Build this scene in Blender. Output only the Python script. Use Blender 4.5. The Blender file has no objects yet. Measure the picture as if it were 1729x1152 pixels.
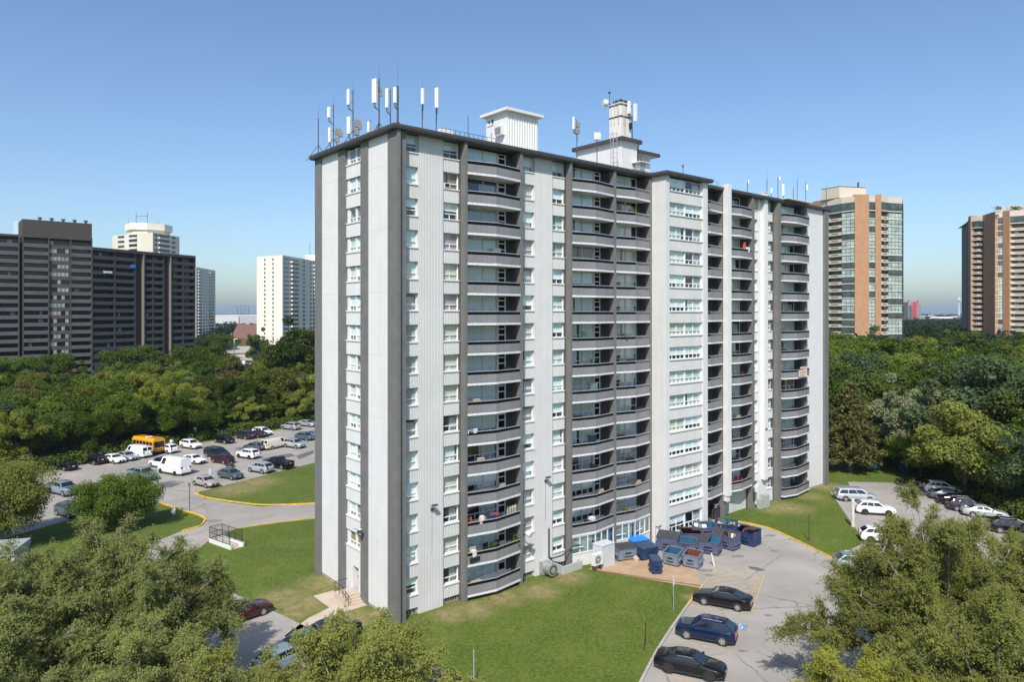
import bpy, bmesh, math, random
import numpy as np
from mathutils import Vector, Matrix
R = math.radians
SC = bpy.context.scene
COL = SC.collection
# ------------------------------------------------------------------ camera, sky, sun, exposure
F, HC, CX, HZ = 1195.0, 25.4, 864.5, 527.0          # focal length / centre / horizon measured on the 1729 px wide photograph
cam = bpy.data.cameras.new("camera"); camo = bpy.data.objects.new("camera", cam); COL.objects.link(camo)
camo.location = (0, 0, HC); camo.rotation_euler = (R(90), 0, 0)
cam.sensor_width = 36; cam.lens = 36 * F / 1729; cam.shift_y = -(576 - HZ) / 1729
cam.clip_start = .5; cam.clip_end = 30000
SC.camera = camo
SUN_EL, SUN_DIR = R(47), Vector((-.179, -.984, 0)).normalized()
sun_vec = Vector((SUN_DIR.x * math.cos(SUN_EL), SUN_DIR.y * math.cos(SUN_EL), math.sin(SUN_EL)))
w = bpy.data.worlds.new("World"); SC.world = w; w.use_nodes = True
nt = w.node_tree; bg = nt.nodes["Background"]; sky = nt.nodes.new("ShaderNodeTexSky")
sky.sky_type = 'NISHITA'; sky.sun_disc = False; sky.sun_elevation = SUN_EL
sky.sun_rotation = math.atan2(SUN_DIR.x, SUN_DIR.y); sky.altitude = 0; sky.air_density = 1.0; sky.dust_density = 1.35; sky.ozone_density = 4.2
tint = nt.nodes.new('ShaderNodeMix'); tint.data_type = 'RGBA'; tint.blend_type = 'MULTIPLY'; tint.inputs[0].default_value = 1; tint.inputs[7].default_value = (.935, .985, 1.0, 1)
nt.links.new(sky.outputs[0], tint.inputs[6]); nt.links.new(tint.outputs[2], bg.inputs[0]); bg.inputs[1].default_value = .133
sl = bpy.data.lights.new("sun", 'SUN'); sl.energy = 4.25; sl.angle = R(.5); sl.color = (1, .955, .88)
so = bpy.data.objects.new("sun", sl); COL.objects.link(so); so.rotation_euler = sun_vec.to_track_quat('Z', 'Y').to_euler(); so.location = (-60, -60, 90)
SC.view_settings.view_transform = 'Standard'; SC.view_settings.look = 'None'; SC.view_settings.gamma = 1; SC.view_settings.exposure = .33
SC.cycles.max_bounces = 6; SC.cycles.transparent_max_bounces = 12; SC.cycles.diffuse_bounces = 3; SC.cycles.volume_bounces = 0

# ------------------------------------------------------------------ materials
MATS = {}
def nodes(name):
    m = bpy.data.materials.new(name); m.use_nodes = True; t = m.node_tree
    return m, t, t.nodes["Principled BSDF"]
def N(t, kind, **kw):
    n = t.nodes.new(kind)
    for k, v in kw.items():
        if k in n.inputs.keys(): n.inputs[k].default_value = v
        else: setattr(n, k, v)
    return n
def noise(t, scale, detail=5, rough=.6, coord='Object', stretch=None):
    tc = t.nodes.new("ShaderNodeTexCoord"); n = N(t, "ShaderNodeTexNoise", Scale=scale, Detail=detail, Roughness=rough)
    src = tc.outputs[coord]
    if stretch:
        mp = t.nodes.new("ShaderNodeMapping"); mp.inputs['Scale'].default_value = stretch; t.links.new(src, mp.inputs[0]); src = mp.outputs[0]
    t.links.new(src, n.inputs['Vector']); return n.outputs['Fac']
def ramp(t, fac, stops):
    r = t.nodes.new("ShaderNodeValToRGB"); e = r.color_ramp.elements
    while len(e) < len(stops): e.new(.5)
    for el, (p, c) in zip(e, stops): el.position = p; el.color = (*c, 1) if len(c) == 3 else c
    t.links.new(fac, r.inputs[0]); return r.outputs[0]
def mixc(t, fac, a, b, mode='MIX'):
    m = t.nodes.new("ShaderNodeMix"); m.data_type = 'RGBA'; m.blend_type = mode
    for s, v in ((0, fac), (6, a), (7, b)):
        if hasattr(v, 'links'): t.links.new(v, m.inputs[s])
        elif isinstance(v, (int, float)): m.inputs[s].default_value = v
        else: m.inputs[s].default_value = (*v, 1)
    return m.outputs[2]
def mat(name, col, rough=.7, metal=0, var=.12, scale=1.5, bump=0, coat=0, stretch=None, streak=None):
    if name in MATS: return MATS[name]
    m, t, b = nodes(name)
    c = np.array(col)
    lo, hi = tuple(np.clip(c * (1 - var), 0, 1)), tuple(np.clip(c * (1 + var), 0, 1))
    out = ramp(t, noise(t, scale, stretch=stretch), [(.3, lo), (.7, hi)])
    if streak:
        out = mixc(t, ramp(t, noise(t, streak[0], 4, stretch=(1, 1, .06)), [(.5, (0, 0, 0)), (.78, (streak[1],) * 3)]), out, streak[2])
    t.links.new(out, b.inputs['Base Color'])
    b.inputs['Roughness'].default_value = rough; b.inputs['Metallic'].default_value = metal
    if coat: b.inputs['Coat Weight'].default_value = coat; b.inputs['Coat Roughness'].default_value = .04
    if bump:
        bp = N(t, "ShaderNodeBump", Strength=bump); t.links.new(noise(t, scale * 6), bp.inputs['Height']); t.links.new(bp.outputs[0], b.inputs['Normal'])
    MATS[name] = m; return m
def glassmat(name, tint=(.88, .95, .95), refl=1.0, rough=.015):
    m, t, b = nodes(name); t.nodes.remove(b); o = t.nodes["Material Output"]
    tr = N(t, "ShaderNodeBsdfTransparent"); tr.inputs[0].default_value = (*tint, 1)
    gl = N(t, "ShaderNodeBsdfGlossy", Roughness=rough); gl.inputs[0].default_value = (refl, refl, refl, 1)
    lw = N(t, "ShaderNodeLayerWeight", Blend=.5); pw = N(t, "ShaderNodeMath", operation='POWER'); pw.inputs[1].default_value = 4; t.links.new(lw.outputs['Facing'], pw.inputs[0]); fr = N(t, "ShaderNodeMapRange"); fr.inputs[3].default_value = .10; t.links.new(pw.outputs[0], fr.inputs[0]); mx = t.nodes.new("ShaderNodeMixShader")
    bp = N(t, "ShaderNodeBump", Strength=.02); t.links.new(noise(t, 1.3, 2), bp.inputs['Height']); t.links.new(bp.outputs[0], gl.inputs['Normal'])
    t.links.new(fr.outputs[0], mx.inputs[0]); t.links.new(tr.outputs[0], mx.inputs[1]); t.links.new(gl.outputs[0], mx.inputs[2]); t.links.new(mx.outputs[0], o.inputs[0])
    MATS[name] = m; return m
def leafmat(name, col, hue=.25):
    m, t, b = nodes(name); t.nodes.remove(b); o = t.nodes["Material Output"]
    oi = t.nodes.new("ShaderNodeObjectInfo"); c = np.array(col)
    a = ramp(t, noise(t, .55, 3), [(.32, tuple(c * (1 - hue))), (.68, tuple(np.clip(c * np.array((1 + hue, 1 + hue, 1)), 0, 1)))])
    a = mixc(t, ramp(t, noise(t, 6, 2), [(.55, (0, 0, 0)), (.75, (.5, .5, .5))]), a, tuple(c * np.array((1.7, 1.5, 1.2))))
    hs = N(t, "ShaderNodeHueSaturation"); mr = N(t, "ShaderNodeMapRange"); mr.inputs[3].default_value = .78; mr.inputs[4].default_value = 1.25
    t.links.new(oi.outputs['Random'], mr.inputs[0]); t.links.new(mr.outputs[0], hs.inputs['Value']); t.links.new(a, hs.inputs['Color'])
    d = N(t, "ShaderNodeBsdfDiffuse"); tl = N(t, "ShaderNodeBsdfTranslucent"); g = N(t, "ShaderNodeBsdfGlossy", Roughness=.5)
    g.inputs[0].default_value = (.5, .5, .5, 1)
    t.links.new(hs.outputs[0], d.inputs[0]); t.links.new(hs.outputs[0], tl.inputs[0])
    m1 = N(t, "ShaderNodeMixShader"); m1.inputs[0].default_value = .42; m2 = N(t, "ShaderNodeMixShader"); m2.inputs[0].default_value = .012
    t.links.new(d.outputs[0], m1.inputs[1]); t.links.new(tl.outputs[0], m1.inputs[2]); t.links.new(m1.outputs[0], m2.inputs[1]); t.links.new(g.outputs[0], m2.inputs[2]); t.links.new(m2.outputs[0], o.inputs[0])
    MATS[name] = m; return m
white = mat('white_concrete', (.655, .65, .64), .8, var=.04, scale=.6, streak=(1.4, .45, (.56, .55, .525)))
white2 = mat('white_paint', (.66, .655, .64), .6, var=.03)
trimw = mat('window_white', (.70, .70, .69), .45, var=.02)
clad = mat('corrugated_metal', (.555, .553, .548), .5, var=.05, scale=.5, streak=(1.1, .5, (.55, .55, .53)))
taupe = mat('taupe_concrete', (.150, .147, .141), .8, var=.12, scale=.7, streak=(1.2, .35, (.12, .115, .11)))
fascia = mat('brown_fascia', (.060, .052, .050), .5, var=.15)
roofm = mat('roof_gravel', (.22, .21, .20), .95, var=.25, scale=4)
slabm = mat('slab_edge', (.66, .65, .68), .7, var=.08, scale=2, streak=(3, .4, (.40, .37, .36)))
panelm = mat('parapet_panel', (.215, .213, .217), .55, var=.14, scale=.4, streak=(2.2, .45, (.15, .14, .135)))
gcur = mat('grey_green_curtain', (.34, .37, .35), .9)
bandm = mat('opaque_black', (.005, .005, .006), .45, var=.1); bandm.node_tree.nodes['Principled BSDF'].inputs['Specular IOR Level'].default_value = .15  # opaque near black, fills the gap under the handrail and the door panels
railm = mat('rail_metal', (.42, .45, .48), .4, metal=.3)
darkw = mat('dark_wall', (.052, .050, .052), .8)
dim = mat('dim_interior', (.10, .10, .10), .9, var=.3, scale=.8)  # dark colour stands in for unlit rooms behind the glass
basem = mat('foundation', (.33, .28, .235), .9, var=.2, scale=2)
metal = mat('galvanised', (.45, .46, .47), .45, metal=.6)
dmetal = mat('dark_steel', (.07, .075, .085), .5, metal=.3)
black = mat('black_plastic', (.02, .02, .021), .5)
glass = glassmat('window_glass')
blind = mat('white_blind', (.86, .89, .89), .7, var=.03)
drapes = [mat('drape_white', (.82, .82, .80), .9, var=.1, scale=3, stretch=(4, 4, .2)), mat('drape_cream', (.74, .70, .58), .9, var=.12, scale=3, stretch=(4, 4, .2)),
          mat('drape_grey', (.50, .50, .52), .9, var=.15, scale=3, stretch=(4, 4, .2)), mat('drape_pink', (.52, .42, .42), .9, var=.12, scale=3, stretch=(4, 4, .2)),
          mat('drape_tan', (.36, .24, .13), .9, var=.12, scale=3, stretch=(4, 4, .2)), blind, mat('drape_green', (.62, .68, .64), .9, var=.1)]

# ------------------------------------------------------------------ mesh building
class MB:
    def __init__(s): s.v = []; s.f = []; s.m = []; s.mats = []; s.sm = []
    def mi(s, m):
        if m not in s.mats: s.mats.append(m)
        return s.mats.index(m)
    def add(s, vs, fs, m, smooth=False):
        o = len(s.v); k = s.mi(m); s.v += [tuple(v) for v in vs]
        for f in fs: s.f.append([i + o for i in f]); s.m.append(k); s.sm.append(smooth)
        return s
    def box(s, x0, x1, y0, y1, z0, z1, m):
        return s.add([(x, y, z) for z in (z0, z1) for y in (y0, y1) for x in (x0, x1)],
                     [(0, 2, 3, 1), (4, 5, 7, 6), (0, 1, 5, 4), (2, 6, 7, 3), (0, 4, 6, 2), (1, 3, 7, 5)], m)
    def boxr(s, c, dx, dy, hx, hy, z0, z1, m):          # box with horizontal axes dx, dy
        c = Vector(c); dx = Vector(dx); dy = Vector(dy)
        vs = [(c + dx * a * hx + dy * b * hy).to_3d() for a, b in ((-1, -1), (1, -1), (1, 1), (-1, 1))]
        return s.add([(v.x, v.y, z) for z in (z0, z1) for v in vs], [(3, 2, 1, 0), (4, 5, 6, 7), (0, 1, 5, 4), (1, 2, 6, 5), (2, 3, 7, 6), (3, 0, 4, 7)], m)
    def quad(s, a, b, c, d, m): return s.add([a, b, c, d], [(0, 1, 2, 3)], m)
    def prism(s, poly, z0, z1, m, mtop=None):
        n = len(poly); s.add([(x, y, z0) for x, y in poly] + [(x, y, z1) for x, y in poly], [(i, (i + 1) % n, n + (i + 1) % n, n + i) for i in range(n)] + [tuple(range(n - 1, -1, -1))], m)
        return s.add([(x, y, z1) for x, y in poly], [tuple(range(n))], mtop or m)
    def tube(s, p0, p1, r0, m, r1=None, n=8, cap=True, smooth=True):
        p0, p1 = Vector(p0), Vector(p1); r1 = r0 if r1 is None else r1; d = (p1 - p0)
        if d.length < 1e-6: return s
        a = d.normalized().orthogonal().normalized(); b = d.normalized().cross(a)
        vs = [p + (a * math.cos(2 * math.pi * i / n) + b * math.sin(2 * math.pi * i / n)) * r for p, r in ((p0, r0), (p1, r1)) for i in range(n)]
        s.add(vs, [(i, (i + 1) % n, n + (i + 1) % n, n + i) for i in range(n)], m, smooth)
        if cap: s.add(vs, [tuple(range(n - 1, -1, -1)), tuple(range(n, 2 * n))], m)
        return s
    def path(s, pts, r, m, n=6):
        for a, b in zip(pts, pts[1:]): s.tube(a, b, r, m, n=n)
        return s
    def strip(s, pts, y_off, z0, z1, th, m):            # wall of thickness th along an xy polyline
        for a, b in zip(pts, pts[1:]):
            a2, b2 = Vector(a), Vector(b); d = (b2 - a2).normalized(); nrm = Vector((-d.y, d.x)) * th
            s.prism([tuple(a2), tuple(b2), tuple(b2 + nrm), tuple(a2 + nrm)], z0, z1, m)
        return s
    def mesh(s, name):
        me = bpy.data.meshes.new(name); me.from_pydata(s.v, [], s.f)
        for m in s.mats: me.materials.append(m)
        me.polygons.foreach_set('material_index', s.m); me.polygons.foreach_set('use_smooth', s.sm); me.update(); return me
    def build(s, name, parent=None, loc=(0, 0, 0), rz=0):
        return link(name, s.mesh(name), parent, loc, rz)
def link(name, me, parent=None, loc=(0, 0, 0), rz=0):
    o = bpy.data.objects.new(name, me); COL.objects.link(o); o.parent = parent; o.location = loc; o.rotation_euler = (0, 0, rz); return o
def tag(o, label=None, cat=None, group=None, kind=None):
    for k, v in (('label', label), ('category', cat), ('group', group), ('kind', kind)):
        if v: o[k] = v
    return o
def thing(name, label, cat, loc=(0, 0, 0), rz=0, group=None):
    return tag(link(name, None, None, loc, rz), label, cat, group)
def copy_tree(o, parent=None):
    c = o.copy(); COL.objects.link(c); c.parent = parent
    for ch in o.children: copy_tree(ch, c)
    return c
def at(u, v, z=0):
    Y = F * (HC - z) / (v - HZ); return Vector(((u - CX) / F * Y, Y, z))
def at_d(u, v, Y): return Vector(((u - CX) / F * Y, Y, HC - (v - HZ) * Y / F))
rnd = random.Random(7)
CNR = Vector(((671.5 - CX) / F * 57.36, 57.36)); DR = Vector((.7664, .6424)); DL = Vector((-.6424, .7664)); ROT = math.atan2(.6424, .7664)
def s_at(u, y=0):
    k = (u - CX) / F; return (k * (CNR.y + DL.y * y) - CNR.x - DL.x * y) / (DR.x - k * DR.y)
def y_at(u, s=0):
    k = (u - CX) / F; bx = CNR.x + DR.x * s; by = CNR.y + DR.y * s; return (k * by - bx) / (DL.x - k * DL.y)
def B2W(s, y): p = CNR + DR * s + DL * y; return p
def zb(u, v, y):
    s = s_at(u, y); p = B2W(s, y); return s, HC - (v - HZ) * p.y / F

# ------------------------------------------------------------------ ground, roads, lawns
def groundmat(name, cols, sc, spots=(), spotcol=(.30, .225, .12), rough=.95, bump=.4, fine=14):
    m, t, b = nodes(name)
    c = ramp(t, noise(t, sc, 6, .65), [(.25, cols[0]), (.5, cols[1]), (.75, cols[2])])
    c = mixc(t, ramp(t, noise(t, fine, 3), [(.35, (0, 0, 0)), (.75, (.45, .45, .45))]), c, tuple(np.array(cols[0]) * .55))
    if spots:
        c = mixc(t, ramp(t, noise(t, 1.7, 4, .7, stretch=(1, .45, 1)), [(.38, (0, 0, 0)), (.66, (.6, .6, .6))]), c, (.050, .085, .010))
        c = mixc(t, ramp(t, noise(t, 3.6, 3, .8), [(.48, (0, 0, 0)), (.70, (.75, .75, .75))]), c, (.20, .205, .075))
        c = mixc(t, ramp(t, noise(t, .45, 5, .7), [(.5, (0, 0, 0)), (.75, (.55, .55, .55))]), c, (.155, .155, .055))
        tc = t.nodes.new("ShaderNodeTexCoord"); acc = None
        for (x, y, r) in spots:
            vm = N(t, "ShaderNodeVectorMath", operation='DISTANCE'); vm.inputs[1].default_value = (x, y, 0); t.links.new(tc.outputs['Object'], vm.inputs[0])
            mr = N(t, "ShaderNodeMapRange"); mr.inputs[1].default_value = r * 1.25; mr.inputs[2].default_value = r * .35; t.links.new(vm.outputs['Value'], mr.inputs[0])
            if acc is None: acc = mr.outputs[0]
            else:
                mx = N(t, "ShaderNodeMath", operation='MAXIMUM'); t.links.new(acc, mx.inputs[0]); t.links.new(mr.outputs[0], mx.inputs[1]); acc = mx.outputs[0]
        mu = N(t, "ShaderNodeMath", operation='MULTIPLY'); t.links.new(acc, mu.inputs[0]); t.links.new(ramp(t, noise(t, 1.1, 6, .75), [(.34, (.10,) * 3), (.64, (.95,) * 3)]), mu.inputs[1])
        c = mixc(t, mu.outputs[0], c, spotcol)
    t.links.new(c, b.inputs['Base Color']); b.inputs['Roughness'].default_value = rough; b.inputs['Specular IOR Level'].default_value = .15
    bp = N(t, "ShaderNodeBump", Strength=bump, Distance=.1); t.links.new(noise(t, fine * 1.5, 4), bp.inputs['Height']); t.links.new(bp.outputs[0], b.inputs['Normal'])
    MATS[name] = m; return m
def P2(u, v): p = at(u, v); return (p.x, p.y)
spots = [(*P2(560, 985), 3.2), (*P2(505, 1020), 3), (*P2(475, 1008), 2.2), (*P2(600, 1045), 2.4), (*P2(640, 1042), 2), (*P2(400, 827), 4), (*P2(430, 815), 4), (*P2(960, 975), 2.2), (*P2(910, 998), 2.2), (*P2(800, 1030), 2.2),
         (*P2(850, 1010), 2.2), (*P2(1330, 858), 3.2), (*P2(1305, 862), 2), (*P2(1398, 822), 3), (*P2(1170, 1010), 1.1), (*P2(490, 1040), 1.6), (*P2(1365, 838), 2.4), (*P2(760, 1040), 1.8)]
grassm = groundmat('lawn_grass', [(.058, .100, .010), (.092, .140, .014), (.150, .180, .032)], .22, spots)
farm = groundmat('far_ground', [(.05, .075, .03), (.08, .10, .045), (.15, .145, .11)], .02, rough=1, bump=0, fine=.3)
def asphalt(name, base, crack=.7):
    m, t, b = nodes(name); c = np.array(base)
    col = ramp(t, noise(t, .18, 6, .6), [(.3, tuple(c * .78)), (.7, tuple(c * 1.12))])
    col = mixc(t, ramp(t, noise(t, 30, 2), [(.3, (0, 0, 0)), (.8, (.3, .3, .3))]), col, tuple(c * .6))
    tc = t.nodes.new("ShaderNodeTexCoord"); nz = N(t, "ShaderNodeTexNoise", Scale=1.1, Detail=5); t.links.new(tc.outputs['Object'], nz.inputs['Vector'])
    ad = mixc(t, .30, tc.outputs['Object'], nz.outputs['Color'], 'LINEAR_LIGHT')
    vo = N(t, "ShaderNodeTexVoronoi", feature='DISTANCE_TO_EDGE', Scale=.115); t.links.new(ad, vo.inputs['Vector'])
    cr = ramp(t, vo.outputs['Distance'], [(.0, (1, 1, 1)), (.004, (1, 1, 1)), (.009, (0, 0, 0))])
    mu = mixc(t, 1.0, cr, ramp(t, noise(t, .09, 2), [(.42, (0, 0, 0)), (.6, (crack,) * 3)]), 'MULTIPLY')
    col = mixc(t, mu, col, (.09, .085, .08))
    col = mixc(t, ramp(t, noise(t, .07, 5, .7), [(.58, (0, 0, 0)), (.68, (.30, .30, .30))]), col, tuple(c * .5))
    t.links.new(col, b.inputs['Base Color']); b.inputs['Roughness'].default_value = .9; b.inputs['Specular IOR Level'].default_value = .25
    MATS[name] = m; return m
asph = asphalt('worn_asphalt', (.345, .320, .292))
asph2 = asphalt('lot_asphalt', (.340, .310, .275), .5)
brickpad = mat('brick_paving', (.40, .27, .17), .9, var=.2, scale=.6)
conc = mat('concrete_walk', (.48, .39, .31), .9, var=.1, scale=.8)
yel = mat('yellow_paint', (.62, .38, .05), .7, var=.25, scale=1.2)
yelworn = mat('worn_yellow_line', (.50, .33, .10), .85, var=.3, scale=2.5)
kerbg = mat('grey_kerb', (.36, .34, .31), .9)
def sheet(name, pts, z, m, kind='structure'):
    bm = bmesh.new(); vs = [bm.verts.new((x, y, z)) for x, y in pts]; f = bm.faces.new(vs); bmesh.ops.triangulate(bm, faces=[f])
    bmesh.ops.recalc_face_normals(bm, faces=bm.faces)
    for f in bm.faces:
        if f.normal.z < 0: f.normal_flip()
    me = bpy.data.meshes.new(name); bm.to_mesh(me); bm.free(); me.materials.append(m); return tag(link(name, me), kind=kind)
g = MB(); n = 48
for r0, r1, m in ((0, 140, grassm), (140, 12000, farm)):
    ring = lambda r: [(r * math.cos(2 * math.pi * i / n), 60 + r * math.sin(2 * math.pi * i / n), 0) for i in range(n)]
    if r0 == 0: g.add(ring(r1), [tuple(range(n))], m)
    else:
        for a, b in ((140, 300), (300, 800), (800, 2500), (2500, 12000)):
            A, Bq = ring(a), ring(b); g.add(A + Bq, [(i, n + i, n + (i + 1) % n, (i + 1) % n) for i in range(n)], m)
tag(g.build('ground'), kind='structure')
def pl(*uv): return [P2(u, v) for u, v in uv]
lotL = pl((-260, 940), (-200, 812), (60, 792), (110, 783), (330, 750), (530, 716), (640, 703), (640, 752), (530, 782), (328, 833), (345, 842), (390, 850), (440, 856), (530, 851), (640, 842), (640, 866), (530, 876), (470, 883), (400, 893), (345, 919), (300, 960), (190, 1010), (150, 960), (308, 897), (340, 889), (347, 878), (330, 869), (270, 850), (150, 868), (70, 892), (-100, 940))
sheet('car_park', lotL, .004, asph2)
sheet('access_road', pl((300, 960), (190, 1010), (-100, 1130), (-300, 1400), (300, 1400), (250, 1130), (330, 1010), (300, 985)), .008, asph)
sheet('parking_strip', pl((330, 1010), (388, 1000), (490, 1046), (555, 1078), (560, 1200), (420, 1400), (250, 1400), (200, 1130)), .012, asph)
lotR = pl((1075, 1165), (1130, 1068), (1186, 991), (1130, 968), (993, 962)) + [tuple(B2W(26.2, -.2)), tuple(B2W(32.3, -.2)), tuple(B2W(32.3, -1.9)), tuple(B2W(40.1, -1.9)), tuple(B2W(40.1, .6)), tuple(B2W(46.2, .6))] + pl((1232, 879), (1300, 893), (1370, 925), (1406, 943), (1460, 917), (1402, 833), (1438, 834), (1432, 814), (1560, 817), (1640, 850), (1800, 905), (2000, 1000), (2000, 1400), (1400, 1400), (940, 1400))
sheet('road', lotR, .004, asph)
sheet('brick_pad', pl((993, 962), (1184, 994), (1176, 965), (1100, 930)) + [tuple(B2W(26, -.3))], .012, brickpad)
sheet('path', pl((529, 1007), (562, 998), (608, 1012), (622, 1022.5), (575, 1036), (548, 1046), (500, 1085), (480, 1075), (520, 1045), (556, 1027)), .012, conc)
def kerb(name, uv, m, wd=.16, h=.13, close=False):
    k = MB(); pts = [Vector(P2(u, v)) for u, v in uv]; fine = [pts[0]]
    for a, b in zip(pts, pts[1:]): fine += [a.lerp(b, t / 4) for t in range(1, 5)]
    for _ in range(2): fine = [fine[0]] + [(fine[i - 1] + fine[i] * 2 + fine[i + 1]) / 4 for i in range(1, len(fine) - 1)] + [fine[-1]]
    L = []
    for i, p in enumerate(fine):
        d = (fine[min(i + 1, len(fine) - 1)] - fine[max(i - 1, 0)]).normalized(); nn = Vector((-d.y, d.x)) * wd / 2; L.append((p + nn, p - nn))
    for (a, b), (c, d) in zip(L, L[1:]): k.prism([tuple(b), tuple(d), tuple(c), tuple(a)], -.05, h, m)
    return tag(k.build(name), kind='structure')
kerb('kerb', [(328, 833), (345, 841), (390, 848), (440, 854), (490, 853), (530, 851), (600, 846)], yel, .2)
kerb('kerb', [(600, 870), (530, 876), (470, 883), (400, 893), (370, 905), (345, 919)], yelworn, .14, .1)
kerb('kerb', [(270, 850), (300, 860), (330, 869), (344, 874), (347, 879), (340, 889), (322, 894), (308, 898)], yel, .2)
kerb('kerb', [(1232, 879), (1265, 885), (1300, 893), (1335, 909), (1370, 926), (1406, 944)], yel, .16)
kerb('kerb', [(1080, 1158), (1105, 1108), (1130, 1068), (1160, 1025)], kerbg, .2)
kerb('kerb', [(1160, 1025), (1175, 1005), (1187, 990)], yelworn, .2)
kerb('kerb', [(1403, 833), (1432, 873), (1447, 895), (1461, 917)], kerbg, .16)
kerb('kerb', [(993, 962), (1090, 977), (1186, 991)], mat('timber_edge', (.20, .10, .06), .9), .14, .06)
mk = MB()
def line(uv0, uv1, wd=.11, z=.010, m=yelworn):
    a, b = Vector(P2(*uv0)), Vector(P2(*uv1)); d = (b - a).normalized(); nn = Vector((-d.y, d.x)) * wd / 2
    mk.add([(*(a + nn), z), (*(b + nn), z), (*(b - nn), z), (*(a - nn), z)], [(3, 2, 1, 0)], m)
for a, b in (((1208, 959), (1180, 998)), ((1208, 959), (1290, 974)), ((1290, 974), (1276, 1014)), ((1281, 974), (1267, 1008)), ((1205, 966), (1243, 965)), ((1200, 976), (1262, 968)), ((1196, 983), (1279, 972)), ((1192, 990), (1283, 981)), ((1188, 997), (1279, 990)), ((1240, 1000), (1272, 997)),
             ((1166, 1024), (1263, 1043)), ((1140, 1082), (1238, 1103)), ((1117, 1140), (1180, 1156)), ((1275, 1022), (1268, 1034)), ((1246, 1078), (1240, 1094))): line(a, b)
for a, b in (((1462, 886), (1500, 889)), ((1458, 876), (1495, 878)), ((1468, 897), (1500, 899)), ((330, 838), (345, 819)), ((385, 815), (400, 800)), ((436, 803), (450, 790)), ((300, 800), (318, 778)), ((350, 786), (365, 770)), ((404, 772), (416, 760)), ((100, 800), (60, 806)), ((160, 790), (130, 797)), ((305, 757), (330, 765)), ((356, 750), (380, 757)), ((405, 742), (430, 748))): line(a, b)
tag(mk.build('road_marking'), kind='structure')
hb = MB(); blue = mat('stall_blue', (.14, .26, .42), .8, var=.2, scale=3)
c0 = at(1249, 1059); ax = Vector((.87, -.5, 0)); ay = Vector((.5, .87, 0))
def hq(x0, x1, y0, y1, z, m): hb.add([c0 + ax * x + ay * y + Vector((0, 0, z)) for x, y in ((x0, y0), (x1, y0), (x1, y1), (x0, y1))], [(0, 1, 2, 3)], m)
hq(-1.1, .75, -.75, .75, .010, yelworn); hq(-1.0, .65, -.65, .65, .014, blue)
ws = mat('marking_white', (.5, .52, .52), .8)
for i in range(14):
    a0, a1 = 2 * math.pi * i / 18 - 2.4, 2 * math.pi * (i + 1) / 18 - 2.4
    hb.add([c0 + ax * (-.05 + r * math.cos(a)) + ay * (-.1 + r * math.sin(a)) + Vector((0, 0, .018)) for r, a in ((.28, a0), (.36, a0), (.36, a1), (.28, a1))], [(0, 1, 2, 3)], ws)
hq(-.10, -.02, -.1, .38, .018, ws); hq(-.02, .22, -.1, -.02, .018, ws); hq(.15, .23, -.35, -.1, .022, ws); hq(-.14, .02, .42, .56, .018, ws)
tag(hb.build('stall_marking'), kind='structure')
sheet('asphalt_seam', pl((1411, 1078), (1415, 1078), (1408, 1115), (1401, 1152), (1392, 1152), (1402, 1115)), .010, mat('tar_seam', (.15, .145, .14), .9, var=.3))
def blob(u, v, r, e=.5): a = at(u, v); return [(a.x + r * rnd.uniform(.55, 1.1) * math.cos(k * .45), a.y + r * e * rnd.uniform(.55, 1.1) * math.sin(k * .45)) for k in range(14)]
for u, v, r in ((1246, 940, .9), (1192, 964, 1.0), (1308, 931, .7), (1196, 972, .6), (1296, 1040, .5), (1255, 1100, .45), (1300, 905, .8), (420, 775, 1.6), (300, 815, 1.4), (1545, 850, .9), (1490, 880, .8), (360, 880, 1.2)): sheet('oil_stain', blob(u, v, r), .016, mat('oil_stain', (.20, .18, .16), .8, var=.35, scale=3))
patch = mat('dark_patch', (.11, .108, .105), .9)
tag(sheet('dark_patch', pl((1263, 957), (1280, 959), (1293, 964), (1280, 965), (1266, 961)), .012, patch), kind='structure')  # darker irregular polygon laid on the asphalt
for q in (((275, 815), (295, 812), (305, 818), (288, 824), (272, 822)), ((395, 758), (430, 752), (450, 756), (415, 762)), ((500, 770), (530, 760), (530, 766), (505, 776)), ((440, 775), (490, 766), (500, 770), (450, 780))):
    sheet('dark_patch', pl(*q), .010, patch)

# ------------------------------------------------------------------ the main apartment tower
TL, TW, FH, NF = 72.86, 15.5, 2.65, 15
fl = lambda r: 37.68 - FH * (r - 1)            # floor level of storey r, 1 = top
ZT = 40.28                                     # underside of the eave
tower = thing('apartment_tower', 'white fifteen storey apartment tower with dark grey fins and angled grey balconies', 'apartment building', (CNR.x, CNR.y, 0), ROT)
class Split:
    """boxes that are parts: the first `cap` become objects, the rest one object of kind stuff"""
    def __init__(s, root, name, cap=100): s.root, s.name, s.cap, s.n, s.rest = root, name, cap, 0, MB()
    def mb(s):
        s.n += 1; return MB() if s.n <= s.cap else s.rest
    def done(s, mb):
        if mb is not s.rest: return mb.build(s.name, s.root)
    def finish(s):
        if s.rest.v: s.rest.build(s.name, s.root)['kind'] = 'stuff'
PR = 1.92                                      # how far the stair block stands forward
taupe_shade = mat('shaded_taupe', (.075, .070, .068), .8)  # balcony shade painted into the inner part of the taupe fins
S = dict(F0=(0, .25), F1=(6.73, 7.02), F2=(13.13, 13.42), F3=(19.64, 19.89), F4=(26.04, 26.39), F5=(31.9, 32.24), F6=(45.75, 46.4), F7=(52.38, 52.94), F8=(58.72, 59.53), F9=(66.1, 66.5))
core = MB()
core.box(1.25, TL - .2, 2.9, TW - .15, .02, ZT, dim)
core.build('core', tower)
wl = MB()                                       # left end wall: white panels between grey columns
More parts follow.
